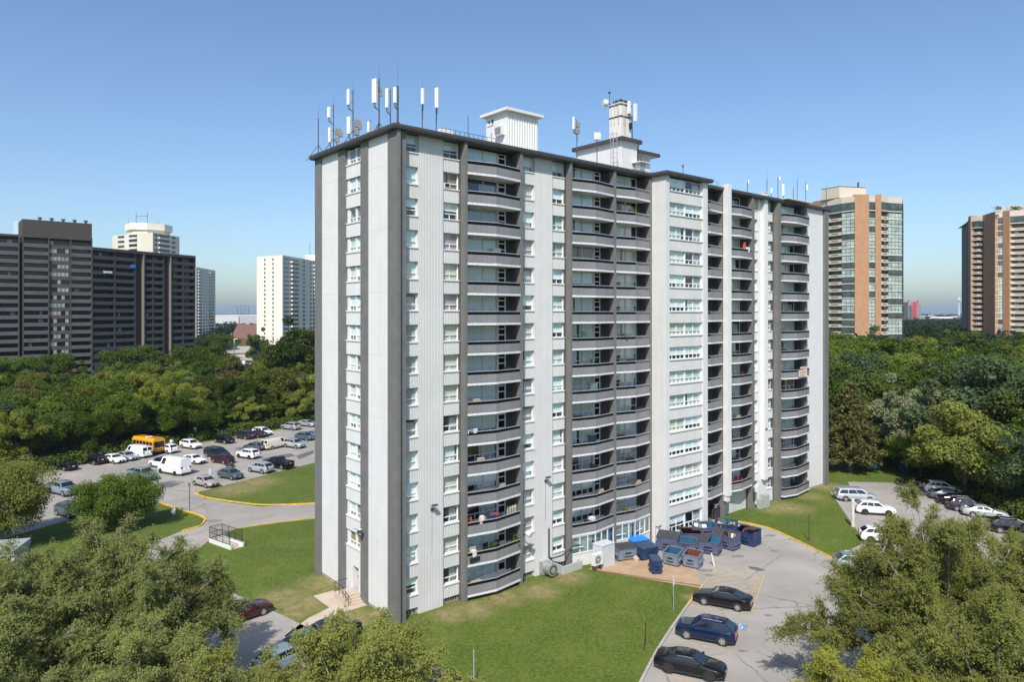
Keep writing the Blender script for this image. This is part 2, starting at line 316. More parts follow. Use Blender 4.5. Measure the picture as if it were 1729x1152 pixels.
for y0, y1 in ((1.58, 5.05), (10.6, 14.25)):
    wl.box(.10, 1.25, y0, y1, .25, ZT - .01, white); wl.box(.13, 1.25, y0, y1, -.3, .25, basem)
wl.box(.6, 1.25, 14.25, TW - .3, .0, ZT - .01, white)
jn = mat('panel_joint', (.50, .50, .49), .9); white3 = mat('stair_concrete', (.60, .595, .575), .8, var=.05, scale=.5, streak=(1.3, .5, (.46, .45, .43)))
for r in range(1, 15, 2):
    for y0, y1 in ((1.6, 5.03), (10.62, 14.23)): wl.box(.095, .11, y0, y1, fl(r) - .015, fl(r) + .012, jn)
wl.box(TL - .2, TL, 0, TW, .0, ZT - .01, taupe); wl.box(0.2, TL - .21, TW - .15, TW, 0, ZT - .01, white)
wl.box(66.9, 72.0, .3, .6, .25, ZT - .01, white); wl.box(66.9, 72.0, .33, .6, -.3, .25, basem)
for r in range(1, 16, 3): wl.box(66.92, 71.98, .294, .31, fl(r) - .012, fl(r) + .012, jn)
wl.build('wall', tower)
for y0, y1 in ((0.26, 1.58), (5.05, 6.29), (9.28, 10.61), (14.24, 15.62)):
    c = MB(); c.box(-.02, .95, y0, y1, -.3, ZT - .005, taupe)
    if y0 < 1: c.box(-.02, .28, 0, .26, -.3, ZT - .005, taupe); c.box(.28, .6, .3, 1.58, -.3, ZT - .005, darkw)
    c.build('column', tower)
for k, (a, b) in S.items():
    if k == 'F0': continue
    c = MB(); dp = 2.6
    z0 = 0 if k not in ('F4',) else 0
    c.box(a, b, 0, .62, -.4, ZT - .004, taupe); c.box(a + .002, b - .002, .62, dp, -.4, ZT - .005, taupe_shade); c.build('fin', tower)
c = MB(); c.box(71.75, TL + .01, -.02, .31, -.3, ZT - .004, taupe); c.build('fin', tower)

def corrug(mb, x0, x1, y, z0, z1, m, pitch=.155, depth=.03, back=.25):
    """standing-seam sheet: real ribs, front at y"""
    n = max(2, round((x1 - x0) / pitch)); p = (x1 - x0) / n; prof = []
    for i in range(n):
        x = x0 + i * p; prof += [(x, y + depth), (x + p * .14, y), (x + p * .44, y), (x + p * .58, y + depth)]
    prof.append((x1, y + depth)); k = len(prof)
    mb.add([(x, yy, z0) for x, yy in prof] + [(x, yy, z1) for x, yy in prof], [(i, i + 1, k + i + 1, k + i) for i in range(k - 1)], m)
    mb.add([(x0, y + depth, z1), (x1, y + depth, z1), (x1, y + back, z1), (x0, y + back, z1), (x0, y + depth, z0), (x1, y + depth, z0), (x1, y + back, z0), (x0, y + back, z0)],
           [(0, 1, 2, 3), (4, 7, 6, 5), (0, 3, 7, 4), (1, 5, 6, 2)], m)
for a, b, z0 in ((2.475, 4.96, .0), (15.57, 17.87, .0)):
    c = MB(); corrug(c, a, b, .70, z0, ZT - .006, clad); c.box(a, b, .96, 2.9, z0, ZT - .007, white2); c.build('cladding', tower)
WCOL = {'A': (.30, 2.475), 'B': (4.96, 6.73), 'C': (13.42, 15.57), 'D': (17.87, 19.64), 'E': (52.94, 55.58), 'F': (58.27, 58.72 + 1.8), 'G': (66.5, 66.9 + .9)}
WCOL['F'] = (57.55, 58.72)
WOP = {'A': (.45, 2.44), 'B': (4.99, 6.70), 'C': (13.5, 15.53), 'D': (17.90, 19.60), 'E': (53.0, 55.0), 'F': (57.1, 58.66), 'G': (66.52, 67.6)}
for k in 'ABCD':
    x0, x1 = WCOL[k]; c = MB()
    for r in range(1, 16):
        zt = fl(r) + 1.02; zb_ = fl(r) - .09 if r < 15 else .55
        corrug(c, x0 + .01, x1 - .01, .80, zb_, zt, clad, back=.32)
        c.box(x0 + .01, x1 - .01, 1.13, 1.5, zb_, zt, white2)
        c.box(x0 + .01, x1 - .01, .74, 1.2, zt, zt + .10, white2)
    c.box(x0 + .01, x1 - .01, 1.0, 1.3, -.2, .52, basem)
    for i in range(6):
        c.box(x0 + .1 + i * (x1 - x0 - .2) / 6, x0 + .1 + (i + .55) * (x1 - x0 - .2) / 6, .975, 1.01, .12, .46, darkw)
    c.box(x0 + .012, x0 + .04 if k in 'AC' else x0 + .02, 1.2, 2.9, .6, ZT - .01, white2); c.box(x1 - .03, x1 - .012, .99, 2.9, .6, ZT - .01, white2)
    c.build('spandrel_cladding', tower)
c = MB()                                        # white bay with the duct, far half
c.box(55.05, 57.08, .75, 2.9, 0, ZT - .006, white2)
for x0, x1, k in ((52.94, 55.05, 'E'), (57.08, 58.72, 'F')):
    for r in range(1, 16):
        if k == 'E' and r == 15: continue
        zt = fl(r) + 1.02; zb_ = fl(r) - .09 if r < 15 else 0
        c.box(x0 + .002, x1 - .002, .80, 1.5, zb_, zt, white2); c.box(x0 + .003, x1 - .003, .72, 1.2, zt, zt + .1, white2)
c.box(52.96, 55.04, 1.2, 1.6, 0, 2.8, mat('beige_wall', (.45, .43, .36), .9))
c.build('white_bay', tower)
for r in range(1, 16):
    c = MB(); zt = fl(r) + 1.02; zb_ = fl(r) - .09 if r < 15 else 0
    c.box(66.52, 66.9, .7, 1.5, zb_, zt, white2); c.box(66.52, 66.9, .6, 1.2, zt, zt + .1, white2); c.build('infill_panel', tower)
c = MB(); c.box(55.75, 56.55, .2, .75, 3.2, ZT + .9, white2); c.box(55.70, 56.6, .15, .75, ZT + .9, ZT + 1.0, white2); c.build('duct', tower)
c = MB(); c.box(45.8, 46.55, -.75, -.06, 2.9, ZT + .75, white2); c.box(45.9, 46.45, -.6, -.06, 2.2, 2.9, white2); c.build('duct', tower)

# windows -----------------------------------------------------------------
def window_meshes(w_, h_, lights=1, dark_low=False):
    """frame mesh with origin at lower left of the glass plane (x right, y in)"""
    f = MB(); t = .055
    lo = .34 * h_
    f.box(0, w_, -.03, .07, 0, t, trimw); f.box(0, w_, -.03, .07, h_ - t, h_, trimw); f.box(0, t, -.03, .07, t, h_ - t, trimw); f.box(w_ - t, w_, -.03, .07, t, h_ - t, trimw)
    f.box(t, w_ - t, -.035, .06, lo - .04, lo + .04, trimw)
    for i in range(lights):
        a = w_ * i / lights; b = w_ * (i + 1) / lights
        if i: f.box(a - .03, a + .03, -.032, .06, t, lo - .04, trimw); f.box(a - .03, a + .03, -.032, .06, lo + .04, h_ - t, trimw)
        m_ = (a + b) / 2; f.box(m_ - .025, m_ + .025, -.03, .06, t, lo - .04, trimw)
    p = MB(); p.quad((t, .02, t), (w_ - t, .02, t), (w_ - t, .02, h_ - t), (t, .02, h_ - t), glass)
    return f.mesh('window'), p.mesh('pane')
def curtain_mesh(w_, h_, kind, rr):
    c = MB()
    if kind == 'blind':
        z0 = h_ * rr.choice((.34, .34, .36, .5, .1, .34)); c.quad((.03, .05, z0), (w_ - .03, .05, z0), (w_ - .03, .05, h_), (.03, .05, h_), blind)
        if rr.random() < .35: c.quad((w_ * .5, .2, .02), (w_ - .05, .2, .02), (w_ - .05, .2, z0), (w_ * .5, .2, z0), drapes[0])
    elif kind == 'drape':
        m = rr.choice(drapes + [drapes[0], drapes[0], drapes[1], blind]); spans = rr.choice(([(0, 1)], [(0, 1)], [(0, .46), (.54, 1)], [(0, .85)], [(.15, 1)], [(0, .33), (.4, 1)]))
        z0 = rr.choice((0, 0, 0, .06 * h_))
        for a, b in spans:
            x0, x1 = .02 + a * (w_ - .04), .02 + b * (w_ - .04); n = max(4, int((x1 - x0) / .07)); amp = .035
            vs = [(x0 + (x1 - x0) * i / n, .09 + amp * (1 if i % 2 else -1), z) for i in range(n + 1) for z in (z0, h_)]
            c.add(vs, [(2 * i, 2 * i + 2, 2 * i + 3, 2 * i + 1) for i in range(n)], m, True)
    else:
        c.quad((w_ * .55, .2, 0), (w_ - .05, .2, 0), (w_ - .05, .2, h_ * .8), (w_ * .55, .2, h_ * .8), drapes[2])
    return c.mesh('curtain')
class WinKit:
    def __init__(s, w_, h_, lights, seed):
        s.f, s.p = window_meshes(w_, h_, lights); rr = random.Random(seed)
        s.c = [curtain_mesh(w_, h_, k, rr) for k in ('blind', 'blind', 'blind', 'blind', 'drape', 'drape', 'drape', 'drape', 'drape', 'dark')]
def put_window(kit, parent, loc, rz, rr):
    o = link('window', kit.f, parent, loc, rz); link('pane', kit.p, o); link('curtain', rr.choice(kit.c), o); return o
def merge_window(mb, kit, loc, rz, rr):
    M = Matrix.Translation(loc) @ Matrix.Rotation(rz, 4, 'Z')
    for me in (kit.f, kit.p, rr.choice(kit.c)):
        vs = [M @ v.co for v in me.vertices]
        for p in me.polygons: mb.add([vs[i] for i in p.vertices], [tuple(range(len(p.vertices)))], me.materials[p.material_index])
HWIN = 1.44
rw = random.Random(3)
nwin = 0; restw = MB()
def win(kit, loc, rz=0):
    global nwin
    nwin += 1
    if nwin <= 100: put_window(kit, tower, loc, rz, rw)
    else: merge_window(restw, kit, loc, rz, rw)
kits = {k: WinKit(b - a, HWIN, 1, i) for i, (k, (a, b)) in enumerate(WOP.items())}
PX0, PX1 = 32.92, 39.03
kp = WinKit((PX1 - PX0) / 2 - .12, 1.36, 2, 20); kpg = WinKit((PX1 - PX0) / 2 - .12, 1.75, 2, 21); kl = WinKit(1.12, 1.28, 1, 22)
for r in range(1, 16):
    for i in range(2):
        x = PX0 + .06 + i * ((PX1 - PX0) / 2)
        if r < 15: win(kp, (x, -PR + .35, fl(r) + 1.06))
        else: win(kpg, (x, -PR + .35, fl(r) + .55))
for k in 'ABCD':
    for r in range(1, 16): win(kits[k], (WOP[k][0], 1.1, fl(r) + 1.12))
for r in range(1, 15):                          # narrow end: pairs of windows
    for y in (7.72, 6.42): win(kl, (.34, y + 1.12, fl(r) + 1.08), -math.pi / 2)
for k in 'EFG':
    for r in range(1, 16 if k != 'E' else 15): win(kits[k], (WOP[k][0], 1.1 if k != 'G' else 1.0, fl(r) + 1.12))
restw.build('window', tower)['kind'] = 'stuff'
c = MB()                                        # narrow end: white spandrels between windows
for r in range(1, 15):
    zt = fl(r) + .98; zb_ = fl(r) - .20 if r < 14 else 2.9
    c.box(.14, 1.2, 6.30, 9.27, zb_, zt, white); c.box(.07, 1.2, 6.30, 9.27, zt, zt + .12, white2)
    c.box(.26, .9, 7.56, 7.70, zt + .12, zt + 1.45, trimw); c.box(.26, .9, 8.86, 9.27, zt + .12, zt + 1.46, trimw); c.box(.26, .9, 6.30, 6.4, zt + .12, zt + 1.46, trimw)
c.box(.14, 1.2, 6.30, 6.95, .0, 2.9, white); c.box(.14, 1.2, 8.0, 9.27, .0, 2.9, white); c.box(.14, 1.2, 6.95, 8.0, 2.62, 2.9, white); c.box(.8, 1.2, 6.95, 8.0, .0, .55, conc)
c.build('end_infill', tower)
d = MB(); d.box(.62, .68, 6.99, 7.96, .56, 2.6, mat('steel_door', (.42, .41, .40), .5)); dr_ = d.build('door', tower)
h_ = MB(); h_.box(.56, .62, 7.84, 7.9, 1.5, 1.64, dmetal); h_.build('handle', dr_)
# stair block --------------------------------------------------------------
c = MB()
c.box(32.24, 32.75, -PR, .0, -.2, ZT - .01, white3); c.box(32.25, 32.74, .0, 2.5, .0, ZT - .01, white3)
c.box(32.75, PX0, -PR + .05, 0, -.2, ZT - .011, white3); c.box(PX1, 39.9, -PR, 0, -.2, ZT - .01, white3); c.box(39.4, 39.9, 0, 2.5, -.2, ZT - .01, white3)
for r in range(1, 16):
    zt = fl(r) + .96 if r < 15 else fl(r) + .42; zb_ = fl(r) - .23 if r < 15 else -.2
    c.box(PX0, PX1, -PR + .12, -PR + .5, zb_, zt, white3); c.box(PX0, PX1, -PR + .02, -PR + .5, zt, zt + .1, white2)
    hh = 1.36 if r < 15 else 1.75
    c.box((PX0 + PX1) / 2 - .06, (PX0 + PX1) / 2 + .06, -PR + .28, -PR + .5, zt + .1, zt + .1 + hh, trimw)
    c.box(PX0, PX0 + .06, -PR + .3, -PR + .5, zt + .1, zt + .1 + hh, trimw); c.box(PX1 - .06, PX1, -PR + .3, -PR + .5, zt + .1, zt + .1 + hh, trimw)
c.box(PX0, PX1, -PR + 1.6, -PR + 1.7, 0, ZT - .02, dim)
for r in range(2, 15, 3): c.box(32.236, 32.25, -PR + .1, -.05, fl(r) - .012, fl(r) + .012, jn)
c.build('stair_block', tower)

# balconies ----------------------------------------------------------------
BAYS = [('F1', 'F2', 15), ('F2b', None, 0)]
bays = [(7.02, 13.13, .52, 15, 'd'), (19.89, 26.04, .52, 14, 'd'), (26.39, 31.90, .46, 14, 'n'), (39.9, 45.75, .50, 14, 'd2'), (46.4, 52.38, .50, 14, 'n'), (59.53, 66.1, .55, 15, 'n')]
def bal_mesh(w_, p, pick, solid):
    a, v, b = (0, -.02), (w_ * .47, -p), (w_, -.02)
    if solid: a, b = (-.0, -.42), (w_ + .42, -.42); v = (w_ * .4, -p - .42)
    s = MB(); e = .02
    poly = [(a[0], 1.32), (a[0], a[1]), v, b, (b[0], 1.32 if not solid else .0)] + ([(w_, .0), (w_, 1.32)] if solid else [])
    s.prism(poly[::-1][::-1], -.2, 0, slabm, mat('balcony_floor', (.34, .33, .32), .9))
    pts = [(a[0] + .03, a[1] + .06), (v[0], v[1] + .06), (b[0] - .03, b[1] + .06)]
    if solid: pts = [(a[0] + .03, .0)] + pts + [(b[0] - .03, .0)]
    pa, bd, rl = MB(), MB(), MB()
    for i, (q0, q1) in enumerate(zip(pts, pts[1:])):
        q0, q1 = Vector(q0), Vector(q1); L = (q1 - q0).length; n = max(1, round(L / 1.0)); dd = (q1 - q0) / L; nn = Vector((-dd.y, dd.x)) * .04
        for j in range(n):
            e0, e1 = q0 + dd * (L * j / n + .012), q0 + dd * (L * (j + 1) / n - .012)
            pa.prism([tuple(e0), tuple(e1), tuple(e1 + nn), tuple(e0 + nn)], .04, .72, panelm)
        bd.prism([tuple(q0 + nn * .5), tuple(q1 + nn * .5), tuple(q1 + nn), tuple(q0 + nn)], .73, .985, bandm)
        if pick and i == len(pts) - 2:
            for j in range(14): z = q0 + dd * (L * (j + .5) / 14); rl.boxr(z, (1, 0), (0, 1), .012, .012, .72, .99, railm)
        rl.prism([tuple(q0 - nn * .35), tuple(q1 - nn * .35), tuple(q1 + nn * 1.4), tuple(q0 + nn * 1.4)], .985, 1.045, railm)
    return s.mesh('balcony'), pa.mesh('parapet'), bd.mesh('dark_band'), rl.mesh('handrail')
def glaz_mesh(w_, kind):
    """glazing wall of a balcony: frame with white upstand, window panes, door"""
    f, p, d = MB(), MB(), MB(); h = 2.44; dw = .95 if kind != 'n' else 0
    if kind == 'd2': gx0, gx1, dx = .2, 3.4, 3.5
    elif kind == 'd': gx0, gx1, dx = .05, w_ - 1.75, w_ - 1.68
    else: gx0, gx1, dx = .05, w_ - .75, None
    f.box(0, w_, .06, .16, -.02, .62, white2); f.box(gx1 + (dw + .1 if dx else 0), w_, .0, .16, .62, h, darkw)
    f.box(gx0, gx1, -.02, .1, .62, .70, trimw); f.box(gx0, gx1, -.02, .1, h - .07, h, trimw); f.box(gx0, gx1, -.02, .1, 1.20, 1.26, trimw)
    n = 3; xs = [gx0, gx0 + (gx1 - gx0) * .2, gx0 + (gx1 - gx0) * .62, gx1]
    for x in xs: f.box(max(gx0, x - .035), min(gx1, x + .035), -.02, .1, .70, h - .07, trimw)
    for a, b in ((0, 1), (1, 2), (2, 3)): f.box((xs[a] + xs[b]) / 2 - .025, (xs[a] + xs[b]) / 2 + .025, -.015, .08, .70, 1.2, trimw)
    p.quad((gx0, .04, .7), (gx1, .04, .7), (gx1, .04, h - .07), (gx0, .04, h - .07), glass)
    if dx:
        z1 = h - .05
        for x0, x1, z0, zz in ((dx, dx + .1, 0, z1), (dx + dw - .1, dx + dw, 0, z1), (dx + .1, dx + dw - .1, 0, .78), (dx + .1, dx + dw - .1, 1.42, 1.52), (dx + .1, dx + dw - .1, z1 - .42, z1 - .32), (dx + .1, dx + dw - .1, z1 - .06, z1)):
            d.box(x0, x1, -.03, .07, z0, zz, trimw)
        d.quad((dx + .1, .03, .78), (dx + dw - .1, .03, .78), (dx + dw - .1, .03, z1), (dx + .1, .03, z1), bandm)
    return f.mesh('balcony_glazing'), p.mesh('pane'), (d.mesh('balcony_door') if dx else None), gx0, gx1
rb = random.Random(11)
for bi, (x0, x1, p, nf, kind) in enumerate(bays):
    w_ = x1 - x0; solid = bi == 5
    bm_ = bal_mesh(w_, p, bi in (2, 3), solid); gm = glaz_mesh(w_, kind)
    cm = [curtain_mesh(gm[4] - gm[3], 1.72, k, rb) for k in ('drape', 'drape', 'drape', 'drape', 'drape', 'blind', 'blind', 'dark')]
    for r in range(1, nf + 1):
        b = link('balcony', bm_[0], tower, (x0, 0, fl(r)))
        for nm, me in zip(('parapet', 'dark_band', 'handrail'), bm_[1:]): link(nm, me, b)
        gz = link('balcony_glazing', gm[0], tower, (x0, 1.32, fl(r) + .02)); link('pane', gm[1], gz)
        if gm[2]: link('balcony_door', gm[2], gz)
        link('curtain', rb.choice(cm), gz, (gm[3], .06, .68))
# ground storey below balconies two and three: rooms filled in under the prow
for x0, x1, p in ((19.89, 26.04, .52), (26.39, 31.90, .46)):
    w_ = x1 - x0; c, gl = MB(), MB()
    pts = [(x0, .02), (x0 + w_ * .47, -p + .04), (x1, .02)]
    for q0, q1 in zip(pts, pts[1:]):
        q0, q1 = Vector(q0), Vector(q1); dd = (q1 - q0).normalized(); nn = Vector((-dd.y, dd.x)); L = (q1 - q0).length
        seg = lambda a, b, y0, y1, z0, z1, m, T=c: T.prism([tuple(q0 + dd * a + nn * y0), tuple(q0 + dd * b + nn * y0), tuple(q0 + dd * b + nn * y1), tuple(q0 + dd * a + nn * y1)], z0, z1, m)
        seg(0, L, .02, .25, -.2, 1.25, white2); seg(0, L, -.03, .25, 1.25, 1.33, white2); seg(0, L, .02, .2, 2.9, 3.04, white2)
        for i in range(4): a = L * i / 3; seg(max(0, a - .04), min(L, a + .04), .03, .15, 1.33, 2.9, trimw)
        seg(0, L * .5, .04, .14, 1.85, 1.91, trimw)
        seg(0, L, .09, .10, 1.33, 2.9, glass, gl); seg(.1, L * .9, .3, .33, 1.33, 2.9, gcur, gl)
    o = c.build('ground_floor_wall', tower); gl.build('pane', o)
c = MB(); bw = mat('pale_green_wall', (.52, .53, .49), .9)
c.box(46.5, 52.37, .9, 1.3, 0, 3.0, bw); c.box(40.0, 45.74, 1.28, 1.3, 0, 3.0, darkw); c.build('ground_floor_wall', tower)
d = MB(); d.box(47.4, 48.5, .86, .9, .05, 2.15, mat('grey_door', (.40, .46, .50), .6)); d.build('door', tower)
d = MB(); d.box(40.6, 42.6, 1.22, 1.28, .05, 2.3, glass); d.box(40.55, 40.63, 1.2, 1.28, .0, 2.35, dmetal); d.box(42.57, 42.65, 1.2, 1.28, 0, 2.35, dmetal); d.build('door', tower)
# roof -----------------------------------------------------------------------
OV = .42
OF = .15
outline = [(-OV, -OF), (32.24 - OV, -OF), (32.24 - OV, -PR - OV), (39.9 + OV, -PR - OV), (39.9 + OV, -OF), (TL + OV, -OF), (TL + OV, TW + OV), (-OV, TW + OV)]
rf = MB(); rf.prism(outline, ZT, ZT + .10, fascia, roofm)
def ring(poly, o0, o1, z0, z1, m):
    n = len(poly); 
    def off(o):
        res = []
        for i in range(n):
            a, b, c_ = Vector(poly[i - 1]), Vector(poly[i]), Vector(poly[(i + 1) % n]); d0, d1 = (b - a).normalized(), (c_ - b).normalized()
            n0, n1 = Vector((-d0.y, d0.x)), Vector((-d1.y, d1.x)); res.append(b + (n0 + n1) * o)
        return res
    A, Bq = off(o0), off(o1); vs = [(p.x, p.y, z) for z in (z0, z1) for q in (A, Bq) for p in q]
    fs = []
    for i in range(n):
        j = (i + 1) % n; fs += [(i, j, 2 * n + j, 2 * n + i), (n + j, n + i, 3 * n + i, 3 * n + j), (2 * n + i, 2 * n + j, 3 * n + j, 3 * n + i), (i, n + i, n + j, j)]
    return vs, fs, m
roof = rf.build('roof', tower)
fs = MB(); fs.add(*ring(outline, -.03, .25, ZT + .06, ZT + .24, fascia)); fs.add(*ring(outline, -.07, .3, ZT + .245, ZT + .38, fascia)); fs.build('fascia', roof)
lip = MB(); lip.add(*ring(outline, -.075, -.035, ZT + .225, ZT + .243, mat('fascia_lip', (.25, .23, .22), .5))); lip.build('flashing', roof)
# wall clutter
c = MB(); c.path([(-.1, 5.9, 6.2), (-.45, 5.75, 6.35)], .03, dmetal); c.box(-.62, -.3, 5.4, 5.75, 6.2, 6.5, dmetal); c.box(-.6, -.32, 5.45, 5.72, 6.5, 6.56, white2); c.path([(-.1, 6.1, 6.25), (-.2, 7.2, 6.2)], .02, dmetal); c.build('floodlight', tower)
fx = [(3.75, 8.9), (16.9, 9.3), (56.1, 9.8)]
for x, z in fx:
    c = MB(); c.tube((x, .72, z - .3), (x, .35, z - .1), .035, dmetal); c.add([(x - .18, .45, z - .05), (x + .18, .45, z - .05), (x + .22, .1, z + .05), (x - .22, .1, z + .05), (x - .18, .5, z + .12), (x + .18, .5, z + .12), (x + .22, .12, z + .22), (x - .22, .12, z + .22)], [(0, 1, 2, 3), (7, 6, 5, 4), (0, 4, 5, 1), (1, 5, 6, 2), (2, 6, 7, 3), (3, 7, 4, 0)], dmetal)
    c.box(x - .1, x + .1, .6, .72, z - .45, z - .2, dmetal); c.tube((x, .69, z - .45), (x, .69, z - 4.2 if x < 20 else z - 1), .018, metal); c.build('floodlight', tower)
c = MB(); c.tube((13.62, .75, 0), (13.62, .75, 4.6), .06, mat('green_pipe', (.22, .34, .28), .6)); c.build('downpipe', tower)
c = MB(); c.tube((13.7, .5, 4.4), (13.8, -.25, 4.75), .05, dmetal); c.tube((13.78, -.1, 4.75), (13.86, -.6, 4.6), .2, white2, .24, 12); c.build('security_lamp', tower)
c = MB(); x = 52.5; c.box(x, x + .35, -.35, -.02, 1.2, 2.2, dmetal); c.box(x + .05, x + .3, -.42, -.35, 1.25, 2.0, metal); c.path([(x + .2, -.2, 2.2), (x + .2, -.2, 3.1), (x - .6, -.5, 3.0)], .04, white2); c.path([(x + .1, -.2, 3.0), (x + .6, -.5, 3.25), (x - .2, -.5, 2.75)], .05, white2); c.build('meter_box', tower)
# window air conditioner
def small_ac(x, r):
    c = MB(); c.box(x, x + .62, .70, 1.15, fl(r) + 1.16, fl(r) + 1.58, white2); c.box(x + .09, x + .53, .69, .70, fl(r) + 1.22, fl(r) + 1.52, black); tag(c.build('air_conditioner', None, (CNR.x, CNR.y, 0), ROT), {2: 'small white air conditioner in a second storey from top curtained window', 14: 'small white air conditioner in a low window of the tower'}[r], 'air conditioner')
small_ac(5.05, 2)

# ------------------------------------------------------------------ on the roof
TZ = ZT + .10
def W3(s, y, z=0): p = B2W(s, y); return Vector((p.x, p.y, z))
pan_m = mat('antenna_white', (.74, .74, .71), .5, var=.04)
rad_m = mat('radio_grey', (.22, .21, .20), .6)
def antenna(label, s, y, u0, vtop, panels=(), radios=(), braces=0, whip=0, cables=True, r=.045):
    p = W3(s, y); k = p.y / F; hz = lambda v: HC - (v - HZ) * k
    t = thing('antenna_mast', label, 'antenna', (p.x, p.y, TZ), 0, 'antennas on the tower roof'); z = lambda v: hz(v) - TZ
    m = MB(); m.tube((0, 0, 0), (0, 0, z(vtop)), r, dmetal); m.box(-.25, .25, -.25, .25, 0, .05, dmetal)
    if whip: m.tube((.02, 0, z(vtop)), (.02, 0, z(vtop) + whip), .014, dmetal, .006)
    for i in range(braces):
        a = 2 * math.pi * i / braces + .5; m.tube((0, 0, min(1.7, z(vtop) * .5)), (1.15 * math.cos(a), 1.15 * math.sin(a), .02), .035, dmetal)
    m.build('pole', t)
    for (ua, ub, va, vb) in panels:
        xm = ((ua + ub) / 2 - u0) * k; wd = max(.16, abs(ub - ua) * k) / 2; yo = -.16
        q = MB(); rz_ = R(-28); d1 = (math.cos(rz_), math.sin(rz_)); d2 = (-d1[1], d1[0])
        q.boxr((xm, yo), d1, d2, wd * .8, .09, z(vb), z(va), pan_m); q.boxr((xm, yo), d1, d2, wd * .66, .12, z(vb) + .04, z(va) - .04, pan_m)
        for zz in (z(vb) + .25, z(va) - .25): q.tube((xm, yo, zz), (0, 0, zz), .025, dmetal)
        q.build('panel', t)
        if cables:
            c = MB()
            for o in (-.07, 0, .07): c.path([(xm + o, yo, z(vb)), (xm + o, yo + .02, z(vb) - .3), (.05, -.05, z(vb) - .65), (.05, -.05, max(.1, z(vb) - 1.3))], .018, black)
            c.build('cable', t)
    for (ua, va, sz) in radios:
        xm = (ua - u0) * k; q = MB(); q.boxr((xm, .1), (.9, .4), (-.4, .9), sz * .5, sz * .3, z(va) - sz * .6, z(va) + sz * .6, rad_m); q.tube((0, 0, z(va)), (xm, .1, z(va)), .03, dmetal); q.build('radio_unit', t)
    return t
EX = .8
yl = lambda u, x=EX: y_at(u, x)
antenna('thin whip antenna at the far left corner of the tower roof', EX, yl(537.5), 537.5, 200, (), (), 2, 1.6, r=.05)
antenna('mast with two white panels and grey radios, second from the left roof corner', EX, yl(563), 563, 176, ((553, 560, 181.5, 199.7), (555, 560.5, 216, 241)), ((571, 222, .5), (569, 235, .42), (575, 226, .4)), 2, .8)
antenna('mast with two long white panels and a radio cluster, left roof edge', EX, yl(596), 596, 152, ((586, 592.5, 151.5, 178), (585.6, 594.3, 198, 227)), ((604, 208, .55), (602, 222, .5), (607, 213, .4)), 2, 1.3)
antenna('short white panel low behind the left eave', EX + .6, yl(625, EX + .6), 625, 203, ((621, 626, 206, 224),), (), 0, .3)
antenna('mast with the largest white panel and diagonal braces near the front corner', EX + .4, yl(640, EX + .4), 640, 133, ((627.6, 638.5, 134, 175),), ((641, 150, .3), (642, 158, .3)), 3, 1.2, r=.06)
antenna('white panel mast just left of the front roof corner', 2.2, yl(659, 2.2), 659, 152, ((651, 657.5, 150, 183),), (), 0, .4)
antenna('thick mast with a white panel and tripod legs over the front roof corner', 2.2, yl(671.5, 2.2), 671.5, 145, ((664.5, 671, 148, 175),), (), 3, 2.2, r=.09)
antenna('slim white panel on a pole beside the white roof boxes', s_at(713, 4), 4, 713, 148, ((711, 717.5, 150, 177),), (), 0, .9)
antenna('white panel on a pole at the left end of the roof railing', s_at(736.5, 4), 4, 736.5, 149, ((734, 742, 149, 183),), (), 0, .3)
antenna('panel antenna leaning on a bracket left of the chimney house', s_at(974, 6), 6, 974, 203, ((966.5, 970.5, 198, 219),), ((976, 210, .45), (975, 221, .5)), 0, 0)
for u, y, vt, pn, rd, br, lab in ((1262, 3, 306, ((1262, 1264.5, 304, 311),), (), 0, 'small white antenna above the balconies right of the stair block'),
        (1295, 3, 303, (), (), 3, 'whip antenna on a tripod over the white bay'), (1313.5, 4, 300, ((1314.5, 1317.5, 299, 305),), (), 2, 'braced pole with a small white panel at the far roof end'),
        (1323, 3, 312, ((1319.5, 1324, 311, 331),), (), 0, 'single upright white panel on the far end of the roof'), (1302, 4, 318, ((1300.5, 1303.5, 318, 327),), (), 0, 'short white panel behind the roof edge over the white bay'),
        (1346, 3, 305, (), (), 2, 'tall tripod whip antenna over the last balconies'), (1339.5, 4, 318, (), (), 0, 'thin bare pole beside the tall tripod whip'),
        (1360.5, 3, 308, ((1360.5, 1363.5, 312, 322),), (), 0, 'pole with a white panel above the last balcony fin'), (1395, 2, 318, (), (), 2, 'tall whip antenna at the far right roof corner')):
    antenna(lab, s_at(u, y), y, u, vt, pn, rd, br, 1.6 if not pn else .6, False)
def rbox(name, label, cat, s0, s1, y0, y1, z0, z1, m, extra=None):
    t = thing(name, label, cat, W3(s0, y0, z0), ROT); c = MB(); c.box(0, s1 - s0, 0, y1 - y0, 0, z1 - z0, m); c.build('casing', t)
    if extra: extra(t)
    return t
def grille(x0, x1, z0, z1): return lambda t: MB().box(x0, x1, -.02, 0, z0, z1, dmetal).build('grille', t)
rbox('roof_unit', 'small white cabinet on the roof under the slim panel antenna', 'cabinet', s_at(711, 3.6), s_at(711, 3.6) + .5, 3.6, 4.1, TZ, TZ + 1.3, white2)
rbox('roof_unit', 'wide low white cooling unit in front of the railing end', 'cooling unit', s_at(722, 3.5), s_at(722, 3.5) + 1.4, 3.5, 4.4, TZ, TZ + 1.2, white2)
rbox('roof_unit', 'tall white cooling unit with dark grille behind the roof railing', 'cooling unit', s_at(745, 3.5), s_at(745, 3.5) + 1.3, 3.5, 4.6, TZ, TZ + 1.75, white2, grille(.75, 1.25, .3, 1.0))
c = MB(); c.box(2.6, 7.4, 4.6, 9.5, TZ, TZ + 1.5, mat('brown_roof_block', (.12, .105, .10), .9)); c.box(2.4, 7.6, 4.4, 9.7, TZ + 1.5, TZ + 1.66, fascia)
